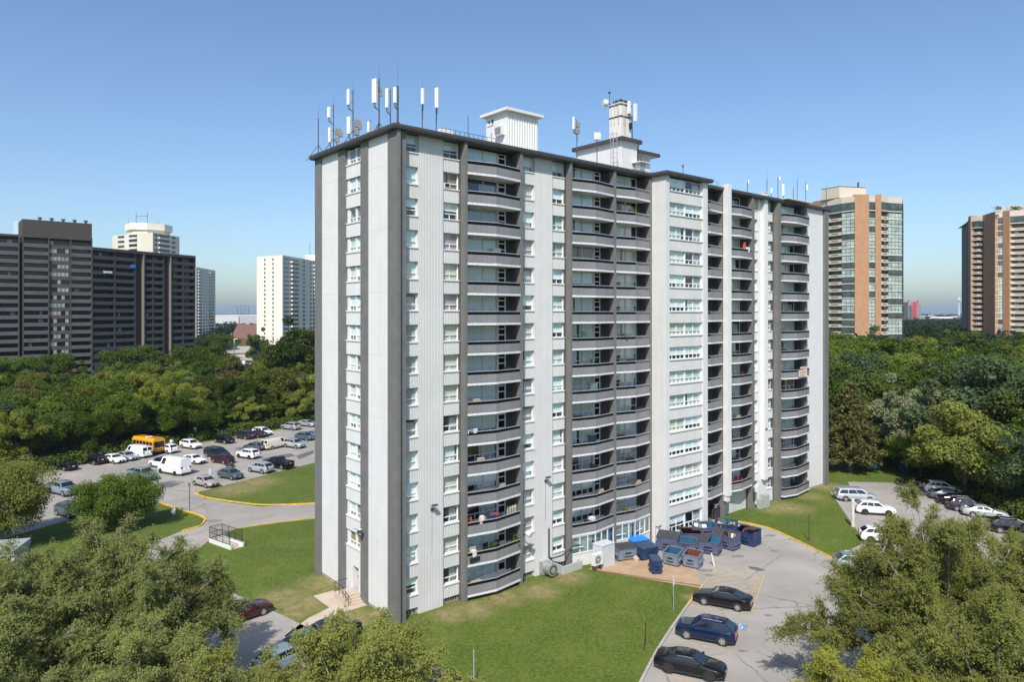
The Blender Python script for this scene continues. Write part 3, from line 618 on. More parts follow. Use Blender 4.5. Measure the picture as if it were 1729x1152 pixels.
tag(c.build('roof_block', None, (CNR.x, CNR.y, 0), ROT), 'low dark brown roof block behind the front corner antennas', 'roof structure')
t = thing('roof_railing', 'thin grey pipe railing along the roof edge left of the white lift house', 'railing', (CNR.x, CNR.y, 0), ROT)
c = MB(); y = 1.2; x0, x1 = s_at(745, y), s_at(837, y)
for z in (.55, 1.05): c.tube((x0, y, TZ + z), (x1, y, TZ + z), .022, dmetal)
n = 12
for i in range(n + 1): x = x0 + (x1 - x0) * i / n; c.tube((x, y, TZ), (x, y, TZ + 1.05), .022, dmetal)
c.tube((x0 + 2.9, y, TZ), (x0 + 2.9, y, TZ + 2.6), .03, dmetal); c.build('rail', t)
# white lift house
t = thing('lift_house', 'white corrugated lift house with flat roof and cooling unit', 'rooftop house', (CNR.x, CNR.y, 0), ROT)
c = MB(); c.box(15.75, 19.85, 5.1, 8.5, TZ, 45.7, white2); corrug(c, 15.8, 19.88, 5.0, 41.3, 45.7, white2, .33, .08); c.box(15.70, 15.78, 5.05, 8.5, 41.0, 45.7, white2); c.build('wall', t)
c = MB(); c.box(15.25, 20.3, 4.6, 9.0, 45.7, 45.98, white2); c.build('roof', t)
c = MB(); c.box(15.2, 15.7, 5.4, 6.5, 43.35, 44.25, white2); c.box(15.17, 15.2, 5.5, 6.4, 43.45, 44.15, rad_m); c.build('air_conditioner', t)
c = MB(); c.box(15.66, 15.7, 7.3, 7.55, 44.9, 45.3, black); c.box(15.66, 15.7, 7.85, 8.05, 45.0, 45.25, black); c.tube((15.66, 7.2, 44.7), (15.66, 8.3, 44.7), .02, dmetal); c.box(15.65, 15.7, 7.5, 7.65, 43.6, 43.95, metal); c.build('vent', t)
c = MB(); c.box(14.7, 20.8, 4.0, 9.4, TZ, 41.0, white2); c.box(14.6, 20.9, 3.9, 9.5, 41.0, 41.12, mat('kerb_cap', (.5, .49, .46), .7)); c.build('base', t)
c = MB(); c.box(22.6, 24.2, 3.4, 5.2, TZ, 41.15, white2); tag(c.build('roof_hatch', None, (CNR.x, CNR.y, 0), ROT), 'low white roof hatch right of the lift house', 'roof hatch')
# chimney house
t = thing('chimney_house', 'white two part rooftop house with dark roof edges under the antenna chimney', 'rooftop house', (CNR.x, CNR.y, 0), ROT)
c = MB(); c.box(33.45, 36.2, 5.45, 13.0, TZ, 45.5, white2); c.box(36.2, 41.3, 7.6, 13.0, TZ, 45.0, white2); c.build('wall', t)
c = MB(); c.box(33.0, 36.65, 5.0, 13.3, 45.5, 45.95, fascia); c.box(33.2, 36.45, 5.2, 13.1, 45.44, 45.5, white2); c.box(36.655, 42.2, 6.7, 13.3, 45.0, 45.4, fascia); c.box(36.66, 42, 6.9, 13.1, 44.95, 45.0, white2); c.build('roof', t)
c = MB(); c.path([(36.3, 5.35, 45.4), (36.3, 5.42, 44.8), (36.3, 5.5, 43.2)], .09, black); c.build('downpipe', t)
c = MB(); c.box(36.8, 39.0, 7.56, 7.6, 43.9, 44.1, black); c.build('vent', t)
for xx, yy, nm in ((35.2, 4.4, 'awning'), (40.0, 5.6, 'awning')):
    c = MB(); c.box(xx, xx + 1.9 if xx < 38 else xx + 1.3, yy - .3, yy + 1.1, 43.1 if xx < 38 else 42.2, 43.2 if xx < 38 else 42.3, white2); c.box(xx + .4, xx + 1.2, yy + .0, yy + 1, TZ, 43.1 if xx < 38 else 42.2, metal); c.build(nm, t)
t = thing('chimney', 'weathered white square chimney stack hung with antennas', 'chimney', W3(34.6, 6.6, 45.95), ROT)
cm_ = mat('weathered_white', (.70, .67, .62), .9, var=.05, streak=(2.0, .9, (.34, .24, .18)), scale=2)
x1 = s_at(1065.5, 6.6) - 34.6; zt = 50.6 - 45.95
dep = y_at(1029, 34.6) - 6.6
c = MB(); c.box(0, x1, 0, dep, 0, zt, cm_); c.box(.3, x1 - .3, .3, dep - .3, zt, zt + .45, dmetal); c.build('stack', t)
for zz in (zt * .62, zt * .93): c = MB(); c.box(-.05, x1 + .05, -.05, dep + .05, zz, zz + .16, dmetal); c.build('band', t)
c = MB()
for xx, yy in ((-.12, .3), (-.12, dep - .4), (-.12, dep * .5), (.4, -.12), (x1 - .2, -.12)): c.tube((xx, yy, zt * .45), (xx, yy, zt + .35), .032, metal)
c.path([(x1 + .05, -.1, zt * .7), (x1 + .1, -.1, 0)], .07, black); c.box(x1 - .5, x1 - .1, -.3, -.1, zt * .35, zt * .5, black); c.build('bracket', t)
c = MB(); c.box(x1 + .1, x1 + .5, -.55, -.3, zt * .55, zt + .05, pan_m); c.box(x1 - .9, x1 - .55, -.45, -.2, zt * .72, zt + .2, pan_m); c.build('panel_antenna', t)
c = MB(); c.tube((-.6, dep - .2, zt + .05), (-1.05, dep + .05, zt + .05), .42, pan_m, .42, 14); c.tube((-.1, dep - .3, zt), (-.6, dep - .2, zt), .05, dmetal); c.build('dish', t)
c = MB(); c.tube((0, dep, zt), (0, dep, zt + 1.6), .03, dmetal); c.box(-.12, .12, dep - .1, dep + .1, zt + 1.4, zt + 1.6, dmetal); c.build('weather_mast', t)
t = thing('cage_ladder', 'grey steel cage ladder rising against the chimney house', 'ladder', W3(31.0, 5.0, TZ), ROT)
c = MB()
for a in (0, .5): c.tube((a, 0, 0), (a, 0, 5.6), .03, metal)
for i in range(18): c.tube((0, 0, .3 + i * .3), (.5, 0, .3 + i * .3), .015, metal)
c.build('ladder_rail', t); c = MB()
for i in range(8):
    z = 1.6 + i * .55; c.path([(0, 0, z), (-.15, -.5, z), (.25, -.75, z), (.65, -.5, z), (.5, 0, z)], .018, metal)
for p in ((-.15, -.5), (.25, -.75), (.65, -.5)): c.tube((*p, 1.6), (*p, 5.45), .018, metal)
c.build('cage', t)
c = MB(); q = W3(29.4, 5.6); c.tube((q.x, q.y, TZ), (q.x, q.y, 45.3), .05, dmetal); c.box(q.x - .35, q.x + .35, q.y - .4, q.y + .3, 45.0, 45.75, pan_m)
tag(c.build('roof_camera', None), 'white box on a post left of the cage ladder', 'equipment box')
t = thing('roof_railing', 'crooked thin pipe railing in front of the chimney house', 'railing', (CNR.x, CNR.y, 0), ROT)
c = MB(); x0, x1 = 31.6, 37.0
for z in (.6, 1.1): c.tube((x0, 2.2, TZ + z), (x1, 2.2, TZ + z), .022, dmetal)
for i in range(8): x = x0 + (x1 - x0) * i / 7; c.tube((x, 2.2, TZ), (x, 2.2, TZ + 1.1), .022, dmetal)
c.tube((34.0, 3, TZ), (34.0, 3, TZ + 3.2), .03, dmetal)
for z in (2.0, 2.6, 3.1): c.tube((33.3, 3, TZ + z), (34.8, 3, TZ + z - .1), .02, dmetal)
c.build('rail', t)
t = thing('roof_railing', 'low pipe railing on the roof between stair block and white duct', 'railing', (CNR.x, CNR.y, 0), ROT)
c = MB(); c.tube((40.4, .8, TZ + 1.1), (46, .8, TZ + 1.1), .025, dmetal); c.tube((40.4, .8, TZ + .6), (46, .8, TZ + .6), .02, dmetal)
for i in range(5): c.tube((40.4 + 1.4 * i, .8, TZ), (40.4 + 1.4 * i, .8, TZ + 1.1), .022, dmetal)
c.build('rail', t)
c = MB(); q = W3(38.9, .8); c.tube((q.x, q.y, TZ), (q.x, q.y, TZ + 2.3), .035, dmetal); c.box(q.x - .08, q.x + .08, q.y - .08, q.y + .08, TZ + 2.0, TZ + 2.3, dmetal); tag(c.build('vent_pipe'), 'dark vent pipe on the roof of the stair block', 'vent pipe')
c = MB(); c.box(59.8, 66.4, -.9, .2, TZ + .30, TZ + .42, white2); tag(c.build('roof_canopy', None, (CNR.x, CNR.y, 0), ROT), 'white flashing canopy over the last column of balconies', 'canopy')

# ------------------------------------------------------------------ at the foot of the tower
t = thing('entrance_steps', 'three concrete steps and landing at the end door of the tower', 'steps', (CNR.x, CNR.y, 0), ROT)
c = MB(); c.box(-1.5, .1, 6.7, 8.35, 0, .55, conc)
for i in range(3): c.box(-1.48, .1, 6.7 - .32 * (i + 1), 6.7 - .32 * i - .003, 0, .55 - .14 * (i + 1), conc)
c.build('step', t)
c = MB(); pts = [(-1.45, 8.3, .55), (-1.45, 6.75, .55), (-1.45, 5.75, .1)]
for h in (.45, .9): c.path([Vector(p) + Vector((0, 0, h)) for p in pts], .025, black)
for p in pts + [(-1.45, 7.5, .55), (-1.45, 6.25, .3)]: c.tube(p, Vector(p) + Vector((0, 0, .9)), .025, black)
c.path([(-1.45, 8.3, 1.45), (-.2, 8.3, 1.45)], .025, black); c.build('handrail', t)
def local(name, label, cat, fn):
    t = thing(name, label, cat, (CNR.x, CNR.y, 0), ROT); fn(t); return t
def f1(t):
    c = MB(); c.box(16.15, 17.0, .15, .75, .1, 1.3, metal); c.build('housing', t)
    c = MB(); c.tube((16.6, .2, .75), (16.6, -.75, .75), .58, mat('shiny_duct', (.6, .6, .6), .3, metal=.8), n=20); c.tube((16.6, -.76, .75), (16.6, -.74, .75), .46, dmetal, n=20); c.tube((16.6, -.79, .75), (16.6, -.77, .75), .3, metal, n=20); c.build('fan', t)
local('exhaust_fan', 'round silver exhaust fan at the foot of the corrugated wall', 'exhaust fan', f1)
def f2(t):
    c = MB(); lw = mat('light_well_grey', (.40, .41, .39), .8); c.box(17.9, 20.6, -.7, -.55, 0, .75, lw); c.box(17.9, 18.05, -.55, .7, 0, .8, mat('pale_green_box', (.34, .38, .345), .7)); c.box(20.45, 20.6, -.55, .7, 0, .75, lw); c.box(18.05, 20.45, -.55, .7, .01, .05, black); c.build('kerb_wall', t)
local('light_well', 'pale concrete light well beside the exhaust fan', 'light well', f2)
def f3(t):
    c = MB(); c.path([(17.3, .62, 4.3), (17.3, .62, 1.5), (17.6, .55, 1.3), (18.6, .1, 1.5), (19.8, -.3, 2.3), (20.6, -.35, 2.2)], .07, black, 8); c.build('hose', t)
local('flexible_pipe', 'black flexible pipe curling up the corrugated wall', 'pipe', f3)
def f4(t):
    c = MB(); c.box(20.75, 22.0, -2.2, -1.75, .55, 1.65, white2); c.build('casing', t)
    c = MB(); c.tube((21.25, -2.21, 1.1), (21.25, -2.18, 1.1), .4, rad_m, n=18); c.tube((21.25, -2.23, 1.1), (21.25, -2.21, 1.1), .1, white2, n=10); c.build('fan', t)
    c = MB(); c.box(20.9, 21.0, -2.15, -1.8, 0, .55, dmetal); c.box(21.75, 21.85, -2.15, -1.8, 0, .55, dmetal); c.build('leg', t)
local('condenser', 'white fan condenser on legs in front of the grey cabinet', 'condenser', f4)
def f5(t):
    c = MB(); gc = mat('cabinet_grey', (.52, .53, .56), .6, var=.08); c.box(22.1, 24.0, -1.9, -.65, 0, 2.1, gc); c.build('casing', t)
    c = MB(); c.box(22.05, 24.05, -1.95, -.6, 2.1, 2.16, gc); c.build('lid', t)
local('utility_cabinet', 'tall pale grey utility cabinet beside the brick paving', 'cabinet', f5)
def f6(t):
    c = MB(); c.box(53.3, 54.0, -.7, -.1, 0, 1.2, mat('pale_green_box', (.34, .38, .345), .7)); c.build('casing', t); c = MB(); c.box(54.3, 55.2, -.8, -.05, 0, 1.6, mat('pale_green_box', (.34, .38, .345), .7)); c.build('casing', t)
local('transformer', 'pair of pale green utility boxes against the white bay', 'utility box', f6)
t = thing('waste_bin', 'black round waste bin by the dark entrance recess', 'waste bin', at(1208, 876))
c = MB(); c.tube((0, 0, 0), (0, 0, 1.35), .5, black, .56, 18); c.tube((0, 0, 1.42), (0, 0, 1.75), .58, black, .42, 18)
for i in range(10):
    a = 2 * math.pi * i / 10; c.box(.56 * math.cos(a) - .03, .56 * math.cos(a) + .03, .56 * math.sin(a) - .03, .56 * math.sin(a) + .03, .1, 1.3, dmetal)
c.build('drum', t); c = MB(); c.tube((0, 0, 1.75), (0, 0, 1.8), .36, metal, .3, 18); c.build('lid', t)
# fenced stairwell on the left lawn
t = thing('stairwell', 'white walled stairwell on the lawn with a black mesh fence', 'stairwell')
A, Bq, Cq = Vector(P2(354, 917)), Vector(P2(389, 929.5)), Vector(P2(410, 924)); D = A + (Cq - Bq)
c = MB(); up = .75
for a, b in ((A, Bq), (A, D), (D, Cq)):
    d = (b - a).normalized(); nn = Vector((-d.y, d.x)) * .18; c.prism([tuple(a), tuple(b), tuple(b + nn), tuple(a + nn)], 0, .5, white2)
c.prism([tuple(A), tuple(Bq), tuple(Cq), tuple(D)], .008, .016, conc); c.build('wall', t)
c = MB()
for a, b in ((A, Bq), (A, D), (D, Cq)):
    L = (b - a).length; n = int(L / .16)
    for i in range(n + 1):
        q = a.lerp(b, i / n); c.tube((*q, .5), (*q, 1.75), .035 if i % 8 == 0 else .012, black, n=4, cap=False)
    for z in (.55, 1.15, 1.75): c.tube((*a, z), (*b, z), .03, black, n=4)
c.build('fence', t)
def post(name, label, cat, u, v, h, m, r=.04, plate=None, lamp=False, lean=(0, 0)):
    p = at(u, v); t = thing(name, label, cat, p); c = MB(); c.tube((0, 0, 0), (lean[0], lean[1], h), r, m); c.build('pole', t)
    if plate: c = MB(); w_, hh, mm = plate; c.box(-w_ / 2, w_ / 2, -.03 - r, -.02 - r, h - hh, h, mm); c.build('plate', t)
    if lamp: c = MB(); c.box(-.18, .18, -.5, .25, h, h + .14, dmetal); c.build('lamp_head', t)
    return t
signw = mat('sign_white', (.72, .73, .74), .5); signg = mat('sign_grey', (.40, .43, .46), .5)
post('sign_post', 'grey sign post with a narrow plate on the front lawn by the brick paving', 'sign post', 1137, 1031, 3.0, metal, .05, (.12, .9, signg))
post('lawn_light', 'thin dark stake light in the front lawn', 'stake', 1088, 1097, 2.0, black, .035, None, False, (.15, .1))
post('lawn_light', 'tall thin dark pole on the lawn right of the dumpsters', 'pole', 1366, 914, 3.0, mat('green_pole', (.03, .06, .03), .6), .05)
post('bollard_post', 'stout concrete post at the corner of the right car park', 'post', 1440, 890, 3.3, mat('concrete_post', (.55, .52, .48), .9), .2)
post('lamp_post', 'thin dark lamp post on the kerb island by the left drive', 'lamp post', 320, 863, 3.6, dmetal, .05, (.3, .45, mat('rust_plate', (.2, .1, .06), .8)))
post('sign_post', 'small pale sign on the grass island under the round tree', 'sign', 293, 872, 1.0, metal, .03, (.5, .7, signw))
post('sign_post', 'blue grey sign by the beige saloon at the lawn edge', 'sign', 354.5, 819, 2.4, metal, .03, (.35, .9, signg))
post('sign_post', 'white square sign before the wood above the first white estate car', 'sign', 329.5, 744, 2.6, metal, .04, (.7, .9, signw))
post('sign_post', 'white square sign at the left end of the wood', 'sign', 51, 790, 2.6, metal, .04, (.7, .9, signw))
post('lawn_post', 'thin pale post at the bottom edge of the front lawn', 'post', 800, 1152, 2.2, mat('pale_blue_post', (.35, .42, .5), .5), .035)
post('sign_post', 'small white sign by the saloon under the dark trees', 'sign', 1701, 866, 1.6, metal, .03, (.3, .5, signw))
p = at(1206, 1003 - 47)
t = thing('barrier_plank', 'white wooden plank leaning at the corner of the hatched area', 'plank', at(1206, 957)); c = MB(); c.tube((0, 0, 0), (-.25, .15, 1.25), .09, mat('cream_wood', (.66, .60, .48), .8), n=4); c.build('plank', t)
t = thing('park_bench', 'green park bench on the grass under the big pine', 'bench', at(1475, 795), R(-8)); gm_ = mat('bench_green', (.02, .09, .08), .6)
c = MB(); c.box(-1.1, 1.1, -.25, .25, .42, .5, gm_); c.build('seat', t); c = MB(); c.box(-1.1, 1.1, .27, .33, .5, 1.0, gm_); c.build('backrest', t)
for x in (-.8, .8): c = MB(); c.box(x - .05, x + .05, -.25, .3, 0, .42, gm_); c.build('leg', t)
t = thing('waste_bin', 'small blue waste bin on the grass right of the green bench', 'waste bin', at(1523, 796)); c = MB(); c.tube((0, 0, 0), (0, 0, 1.1), .42, mat('bin_blue', (.02, .06, .25), .5), .48, 14); c.build('drum', t); c = MB(); c.tube((0, 0, 1.1), (0, 0, 1.25), .5, black, .4, 14); c.build('lid', t)

# ------------------------------------------------------------------ dumpsters
def steel(name, c): return mat(name, c, .55, var=.2, scale=1.6, bump=.1, streak=(2.5, .55, (.16, .10, .07)))
dblue, slate, lblue, brightb = steel('dumpster_blue', (.012, .038, .115)), steel('dumpster_slate', (.080, .095, .165)), steel('dumpster_pale', (.17, .205, .27)), steel('dumpster_bright', (.02, .15, .50))
rust = steel('rusty_inside', (.13, .045, .022)); teal = mat('teal_inside', (.022, .09, .15), .6, var=.2)
lidm = mat('black_lid', (.045, .045, .05), .6, var=.2); navyl = mat('navy_lid', (.03, .06, .11), .5)
junk = [mat('junk_white', (.7, .69, .66), .8), mat('junk_tan', (.45, .35, .24), .8), mat('junk_red', (.4, .06, .06), .7), mat('junk_green', (.05, .14, .12), .8), mat('junk_black', (.03, .03, .03), .6)]
rj = random.Random(5)
def dumpster(label, u, v, yaw, L=2.0, D=1.5, H=1.55, body=dblue, inside=teal, lid='closed', lm=lidm, fill=0, slope=.25):
    t = thing('dumpster', label, 'dumpster', at(u, v), R(yaw), 'dumpsters beside the brick paving')
    hl, hd = L / 2, D / 2; H0 = H - slope; z0 = .14; c = MB(); th = .05
    def side(x0, x1, m): c.add([(x, y, z) for x in (x0, x1) for y, z in ((-hd * .86, z0), (hd, z0), (hd, H), (-hd, H0))], [(0, 3, 2, 1), (4, 5, 6, 7), (0, 1, 5, 4), (1, 2, 6, 5), (2, 3, 7, 6), (3, 0, 4, 7)], m)
    side(-hl, -hl + th, body); side(hl - th, hl, body)
    c.add([(-hl, -hd * .86, z0), (hl, -hd * .86, z0), (hl, -hd, H0), (-hl, -hd, H0)], [(0, 1, 2, 3)], body)
    c.add([(-hl, -hd * .86 + th, z0), (hl, -hd * .86 + th, z0), (hl, -hd + th, H0), (-hl, -hd + th, H0)], [(3, 2, 1, 0)], inside)
    c.box(-hl + th, hl - th, hd - th, hd, z0, H - .001, body); c.box(-hl + th, hl - th, -hd * .86 + .02, hd - th, z0, z0 + .12, inside)
    for x in (-hl + th + .003, hl - th - .003): c.quad((x, -hd * .86 + th, z0 + .12), (x, hd - th, z0 + .12), (x, hd - th, H - .05), (x, -hd + th, H0 - .05), inside)
    c.quad((-hl + th, hd - th - .004, z0 + .12), (hl - th, hd - th - .004, z0 + .12), (hl - th, hd - th - .004, H - .04), (-hl + th, hd - th - .004, H - .04), inside)
    c.build('body', t)
    r_ = MB(); e = .05
    r_.box(-hl - e, hl + e, -hd - e, -hd + e, H0 - e, H0 + e * .4, body); r_.box(-hl - e, hl + e, hd - e * .5, hd + e, H - e, H + e * .4, body)
    for x in (-hl, hl): r_.tube((x, -hd, H0), (x, hd, H), .055, body, n=4)
    for x in np.linspace(-hl * .62, hl * .62, 4): r_.box(x - .025, x + .025, hd, hd + .05, z0, H - .06, body)
    r_.build('rim', t)
    for x in (-hl, hl):
        q = MB(); s_ = -1 if x < 0 else 1; q.box(min(x, x + s_ * .16), max(x, x + s_ * .16), -hd * .75, hd * .75, .62, .82, body); q.build('fork_pocket', t)
    q = MB(); q.box(-hl * .45, hl * .45, -hd - .12, -hd * .9, .58, .66, body); q.box(-hl * .45, -hl * .38, -hd - .12, -hd * .9, .66, .88, body); q.box(hl * .38, hl * .45, -hd - .12, -hd * .9, .66, .88, body); q.quad((-hl * .38, -hd * .96, .66), (hl * .38, -hd * .96, .66), (hl * .38, -hd * .97, .86), (-hl * .38, -hd * .97, .86), black); q.build('lifting_pocket', t)
    for x in (-hl + .2, hl - .2):
        for y in (-hd * .7, hd * .8): q = MB(); q.tube((x - .04, y, .08), (x + .04, y, .08), .08, black, n=10); q.build('caster', t)
    ang = math.atan2(slope, D)
    def lidp(x0, x1, a):
        q = MB(); q.add([(x, y, z) for z in (0, .05) for x, y in ((x0, .03), (x1, .03), (x1, -D - .08), (x0, -D - .08))], [(3, 2, 1, 0), (4, 5, 6, 7), (0, 1, 5, 4), (1, 2, 6, 5), (2, 3, 7, 6), (3, 0, 4, 7)], lm)
        q.tube((x0 + .05, -D * .5, .06), (x1 - .05, -D * .5, .06), .03, lm, n=6)
        o = q.build('lid', t, (0, hd, H + .035)); o.rotation_euler = (a, 0, 0)
    ca = ang
    if lid == 'closed': lidp(-hl, -.01, ca); lidp(.01, hl, ca)
    elif lid == 'half': lidp(-hl, -.01, ca); lidp(.01, hl, -2.95)
    elif lid == 'back': lidp(-hl, -.01, -2.75); lidp(.01, hl, -2.9)
    elif lid == 'ajar': lidp(-hl, -.01, ca - .4); lidp(.01, hl, ca - .25)
    if fill:
        q = MB()
        for i in range(fill):
            x, y = rj.uniform(-hl * .8, hl * .8), rj.uniform(-hd * .7, hd * .7); s_ = rj.uniform(.1, .28); q.boxr((x, y), (math.cos(i), math.sin(i)), (-math.sin(i), math.cos(i)), s_, s_ * rj.uniform(.4, 1), H * .55, H0 + rj.uniform(-.1, .35), rj.choice(junk))
        q.build('rubbish', t)['kind'] = 'stuff'
    return t
dumpster('grey closed dumpster with a dark lid, nearest the ground floor windows', 1054, 944, 22, 2.15, 1.5, 1.35, lblue, teal, 'closed', lidm, 0, .12)
dumpster('navy closed dumpster with a navy lid beside the grey one on the brick paving', 1091, 943, 24, 2.0, 1.45, 1.35, dblue, teal, 'closed', navyl, 0, .12)
dumpster('open bright blue dumpster behind the two closed ones', 1077, 930, 24, 2.0, 1.4, 1.3, brightb, brightb, 'closed', mat('bright_blue_lid', (.02, .20, .62), .5), 0, .1)
dumpster('small narrow blue bin standing alone at the front of the brick paving', 1107, 968, 8, .95, 1.1, 1.5, dblue, teal, 'closed', navyl, 0, .2)
dumpster('tall slate dumpster with dark lid beside the stair block wall', 1128, 929, -22, 2.2, 1.6, 1.75, slate, teal, 'closed', lidm)
dumpster('slate dumpster with its lids thrown back, in the middle of the back row', 1166, 918, -2, 2.1, 1.5, 1.5, slate, rust, 'ajar', lidm)
dumpster('low open dumpster with teal inside between the tall slate ones', 1158, 930, -20, 2.2, 1.5, 1.25, slate, teal, 'none')
dumpster('open pale blue dumpster with clean inside at the front of the cluster', 1137, 953, -36, 1.6, 1.6, 1.5, lblue, teal, 'none')
dumpster('open pale dumpster with rusty red inside at the front of the cluster', 1170, 957, -34, 1.6, 1.5, 1.5, lblue, rust, 'none')
dumpster('slate dumpster with bright teal inside and lid thrown back', 1199, 934, -30, 2.1, 1.7, 1.6, slate, mat('bright_teal', (.02, .12, .22), .5), 'half', lidm)
dumpster('open slate dumpster under the stair block windows with white bags inside', 1189, 907, 10, 2.6, 1.6, 1.5, slate, mat('bright_teal', (.02, .12, .22), .5), 'none', lidm, 4)
dumpster('rusty slate dumpster holding broken boards, second from the right', 1229, 926, -46, 2.1, 1.6, 1.7, slate, rust, 'none', lidm, 7)
dumpster('overfull blue dumpster heaped with bags at the back right', 1226, 902, -26, 2.4, 1.5, 1.5, dblue, teal, 'none', lidm, 14)
dumpster('clean dark blue dumpster with lid ajar at the right end of the cluster', 1263, 919, -46, 2.2, 1.7, 1.7, dblue, teal, 'ajar', lidm, 5)
t = thing('rubbish_bag', 'grey plastic rubbish bag lying between the closed dumpsters', 'rubbish bag', at(1074, 948)); c = MB()
c.tube((0, 0, 0), (0, 0, .3), .3, junk[1], .34, 10); c.tube((0, 0, .3), (.05, 0, .55), .34, junk[1], .08, 10); c.build('bag', t)
# steel frame by the tall slate dumpster
t = thing('steel_frame', 'bent dark steel frame leaning by the tall slate dumpster', 'steel frame', at(1113, 921), R(20)); c = MB()
for a, b in (((0, 0, 0), (0, 0, 2)), ((1.4, 0, 0), (1.4, 0, 2.1)), ((0, 0, 2), (.7, -.2, 2.5)), ((.7, -.2, 2.5), (1.4, 0, 2.1)), ((0, 0, 2), (1.4, 0, 2.1)), ((0, .7, 0), (0, .7, 1.8)), ((0, .7, 1.8), (0, 0, 2))): c.tube(a, b, .03, black)
c.build('tube_frame', t)

# ------------------------------------------------------------------ vehicles
def paint(name, c, metal_=.0, rough=.35):
    m = mat(name, c, rough, metal_, var=.03, coat=.9); m.node_tree.nodes['Principled BSDF'].inputs['Specular IOR Level'].default_value = .12; return m
PA = dict(black=paint('paint_black', (.004, .004, .005)), blue=paint('paint_blue', (.004, .013, .055), .2), white=paint('paint_white', (.80, .81, .82)), silver=paint('paint_silver', (.50, .52, .54), .5), grey=paint('paint_grey', (.10, .115, .13), .4), slate=paint('paint_slate', (.25, .31, .37), .4),
          beige=paint('paint_beige', (.42, .38, .32), .3), red=paint('paint_dark_red', (.055, .008, .010), .2), teal=paint('paint_teal', (.09, .14, .17), .4), navy=paint('paint_navy', (.015, .018, .035)), plum=paint('paint_plum', (.03, .02, .03)), yellow=paint('paint_bus_yellow', (.75, .34, .02)), cream=paint('paint_cream', (.62, .57, .48)))
cglass = mat('car_glass', (.012, .016, .02), .06, var=.02, coat=.5); tyre = mat('tyre_rubber', (.018, .018, .018), .85); rimm = mat('alloy_rim', (.46, .47, .48), .4, metal=.6); rimd = mat('dark_rim', (.06, .06, .065), .4, metal=.6)
lampw = mat('headlight_lens', (.62, .64, .64), .12, coat=1); lampr = mat('tail_light_lens', (.30, .012, .012), .2, coat=1); platem = mat('number_plate', (.7, .7, .7), .5); chrome = mat('chrome', (.32, .32, .33), .45, metal=.6)
KINDS = {   # L, W, H, wheel radius, axle positions, top line of the body (x, z), glasshouse x: base front, roof front, roof rear, base rear; belt front/rear
    'saloon': dict(L=4.85, W=1.84, H=1.45, wr=.335, ax=(1.42, -1.38), line=[(2.42, .60), (2.30, .74), (1.95, .83), (1.05, .97), (.2, .98), (-1.0, 1.0), (-1.75, 1.06), (-2.25, 1.04), (-2.42, .86)], gh=(1.10, .25, -.95, -1.80), belt=(.95, 1.03)),
    'suv': dict(L=4.55, W=1.86, H=1.68, wr=.36, ax=(1.36, -1.32), line=[(2.27, .66), (2.20, .90), (1.9, 1.0), (1.05, 1.08), (.2, 1.08), (-1.2, 1.12), (-2.0, 1.14), (-2.2, 1.08), (-2.27, .80)], gh=(1.15, .35, -1.45, -2.18), belt=(1.05, 1.12)),
    'hatch': dict(L=4.3, W=1.80, H=1.52, wr=.33, ax=(1.30, -1.30), line=[(2.15, .60), (2.05, .78), (1.75, .88), (1.15, .98), (.2, 1.0), (-1.2, 1.04), (-1.9, 1.06), (-2.1, .98), (-2.15, .75)], gh=(1.25, .35, -1.3, -2.02), belt=(.96, 1.02)),
    'minivan': dict(L=5.1, W=1.98, H=1.74, wr=.34, ax=(1.6, -1.48), line=[(2.55, .62), (2.45, .82), (2.1, .92), (1.5, 1.02), (.4, 1.04), (-1.4, 1.06), (-2.3, 1.06), (-2.5, 1.0), (-2.55, .75)], gh=(1.75, .75, -2.1, -2.5), belt=(1.0, 1.04)),
    'pickup': dict(L=5.6, W=1.95, H=1.84, wr=.39, ax=(1.8, -1.75), line=[(2.8, .75), (2.75, 1.05), (2.4, 1.14), (1.4, 1.2), (.6, 1.2), (-.75, 1.2), (-1.5, 1.2), (-2.76, 1.2), (-2.8, .9)], gh=(1.45, .8, -.55, -.85), belt=(1.16, 1.18)),
    'van': dict(L=5.6, W=2.0, H=2.1, wr=.35, ax=(1.9, -1.55), line=[(2.8, .65), (2.72, .95), (2.45, 1.05), (1.9, 1.15), (1.0, 1.18), (-1.4, 1.18), (-2.6, 1.18), (-2.75, 1.15), (-2.8, .8)], gh=(2.05, 1.25, -2.62, -2.76), belt=(1.12, 1.16), cargo=1.15),
    'tallvan': dict(L=5.9, W=2.05, H=2.72, wr=.36, ax=(2.0, -1.6), line=[(2.95, .7), (2.9, 1.1), (2.7, 1.25), (2.2, 1.4), (1.2, 1.42), (-1.4, 1.42), (-2.8, 1.42), (-2.9, 1.4), (-2.95, .9)], gh=(2.3, 1.45, -2.84, -2.93), belt=(1.38, 1.40), cargo=1.35)}
TEMPL = {}
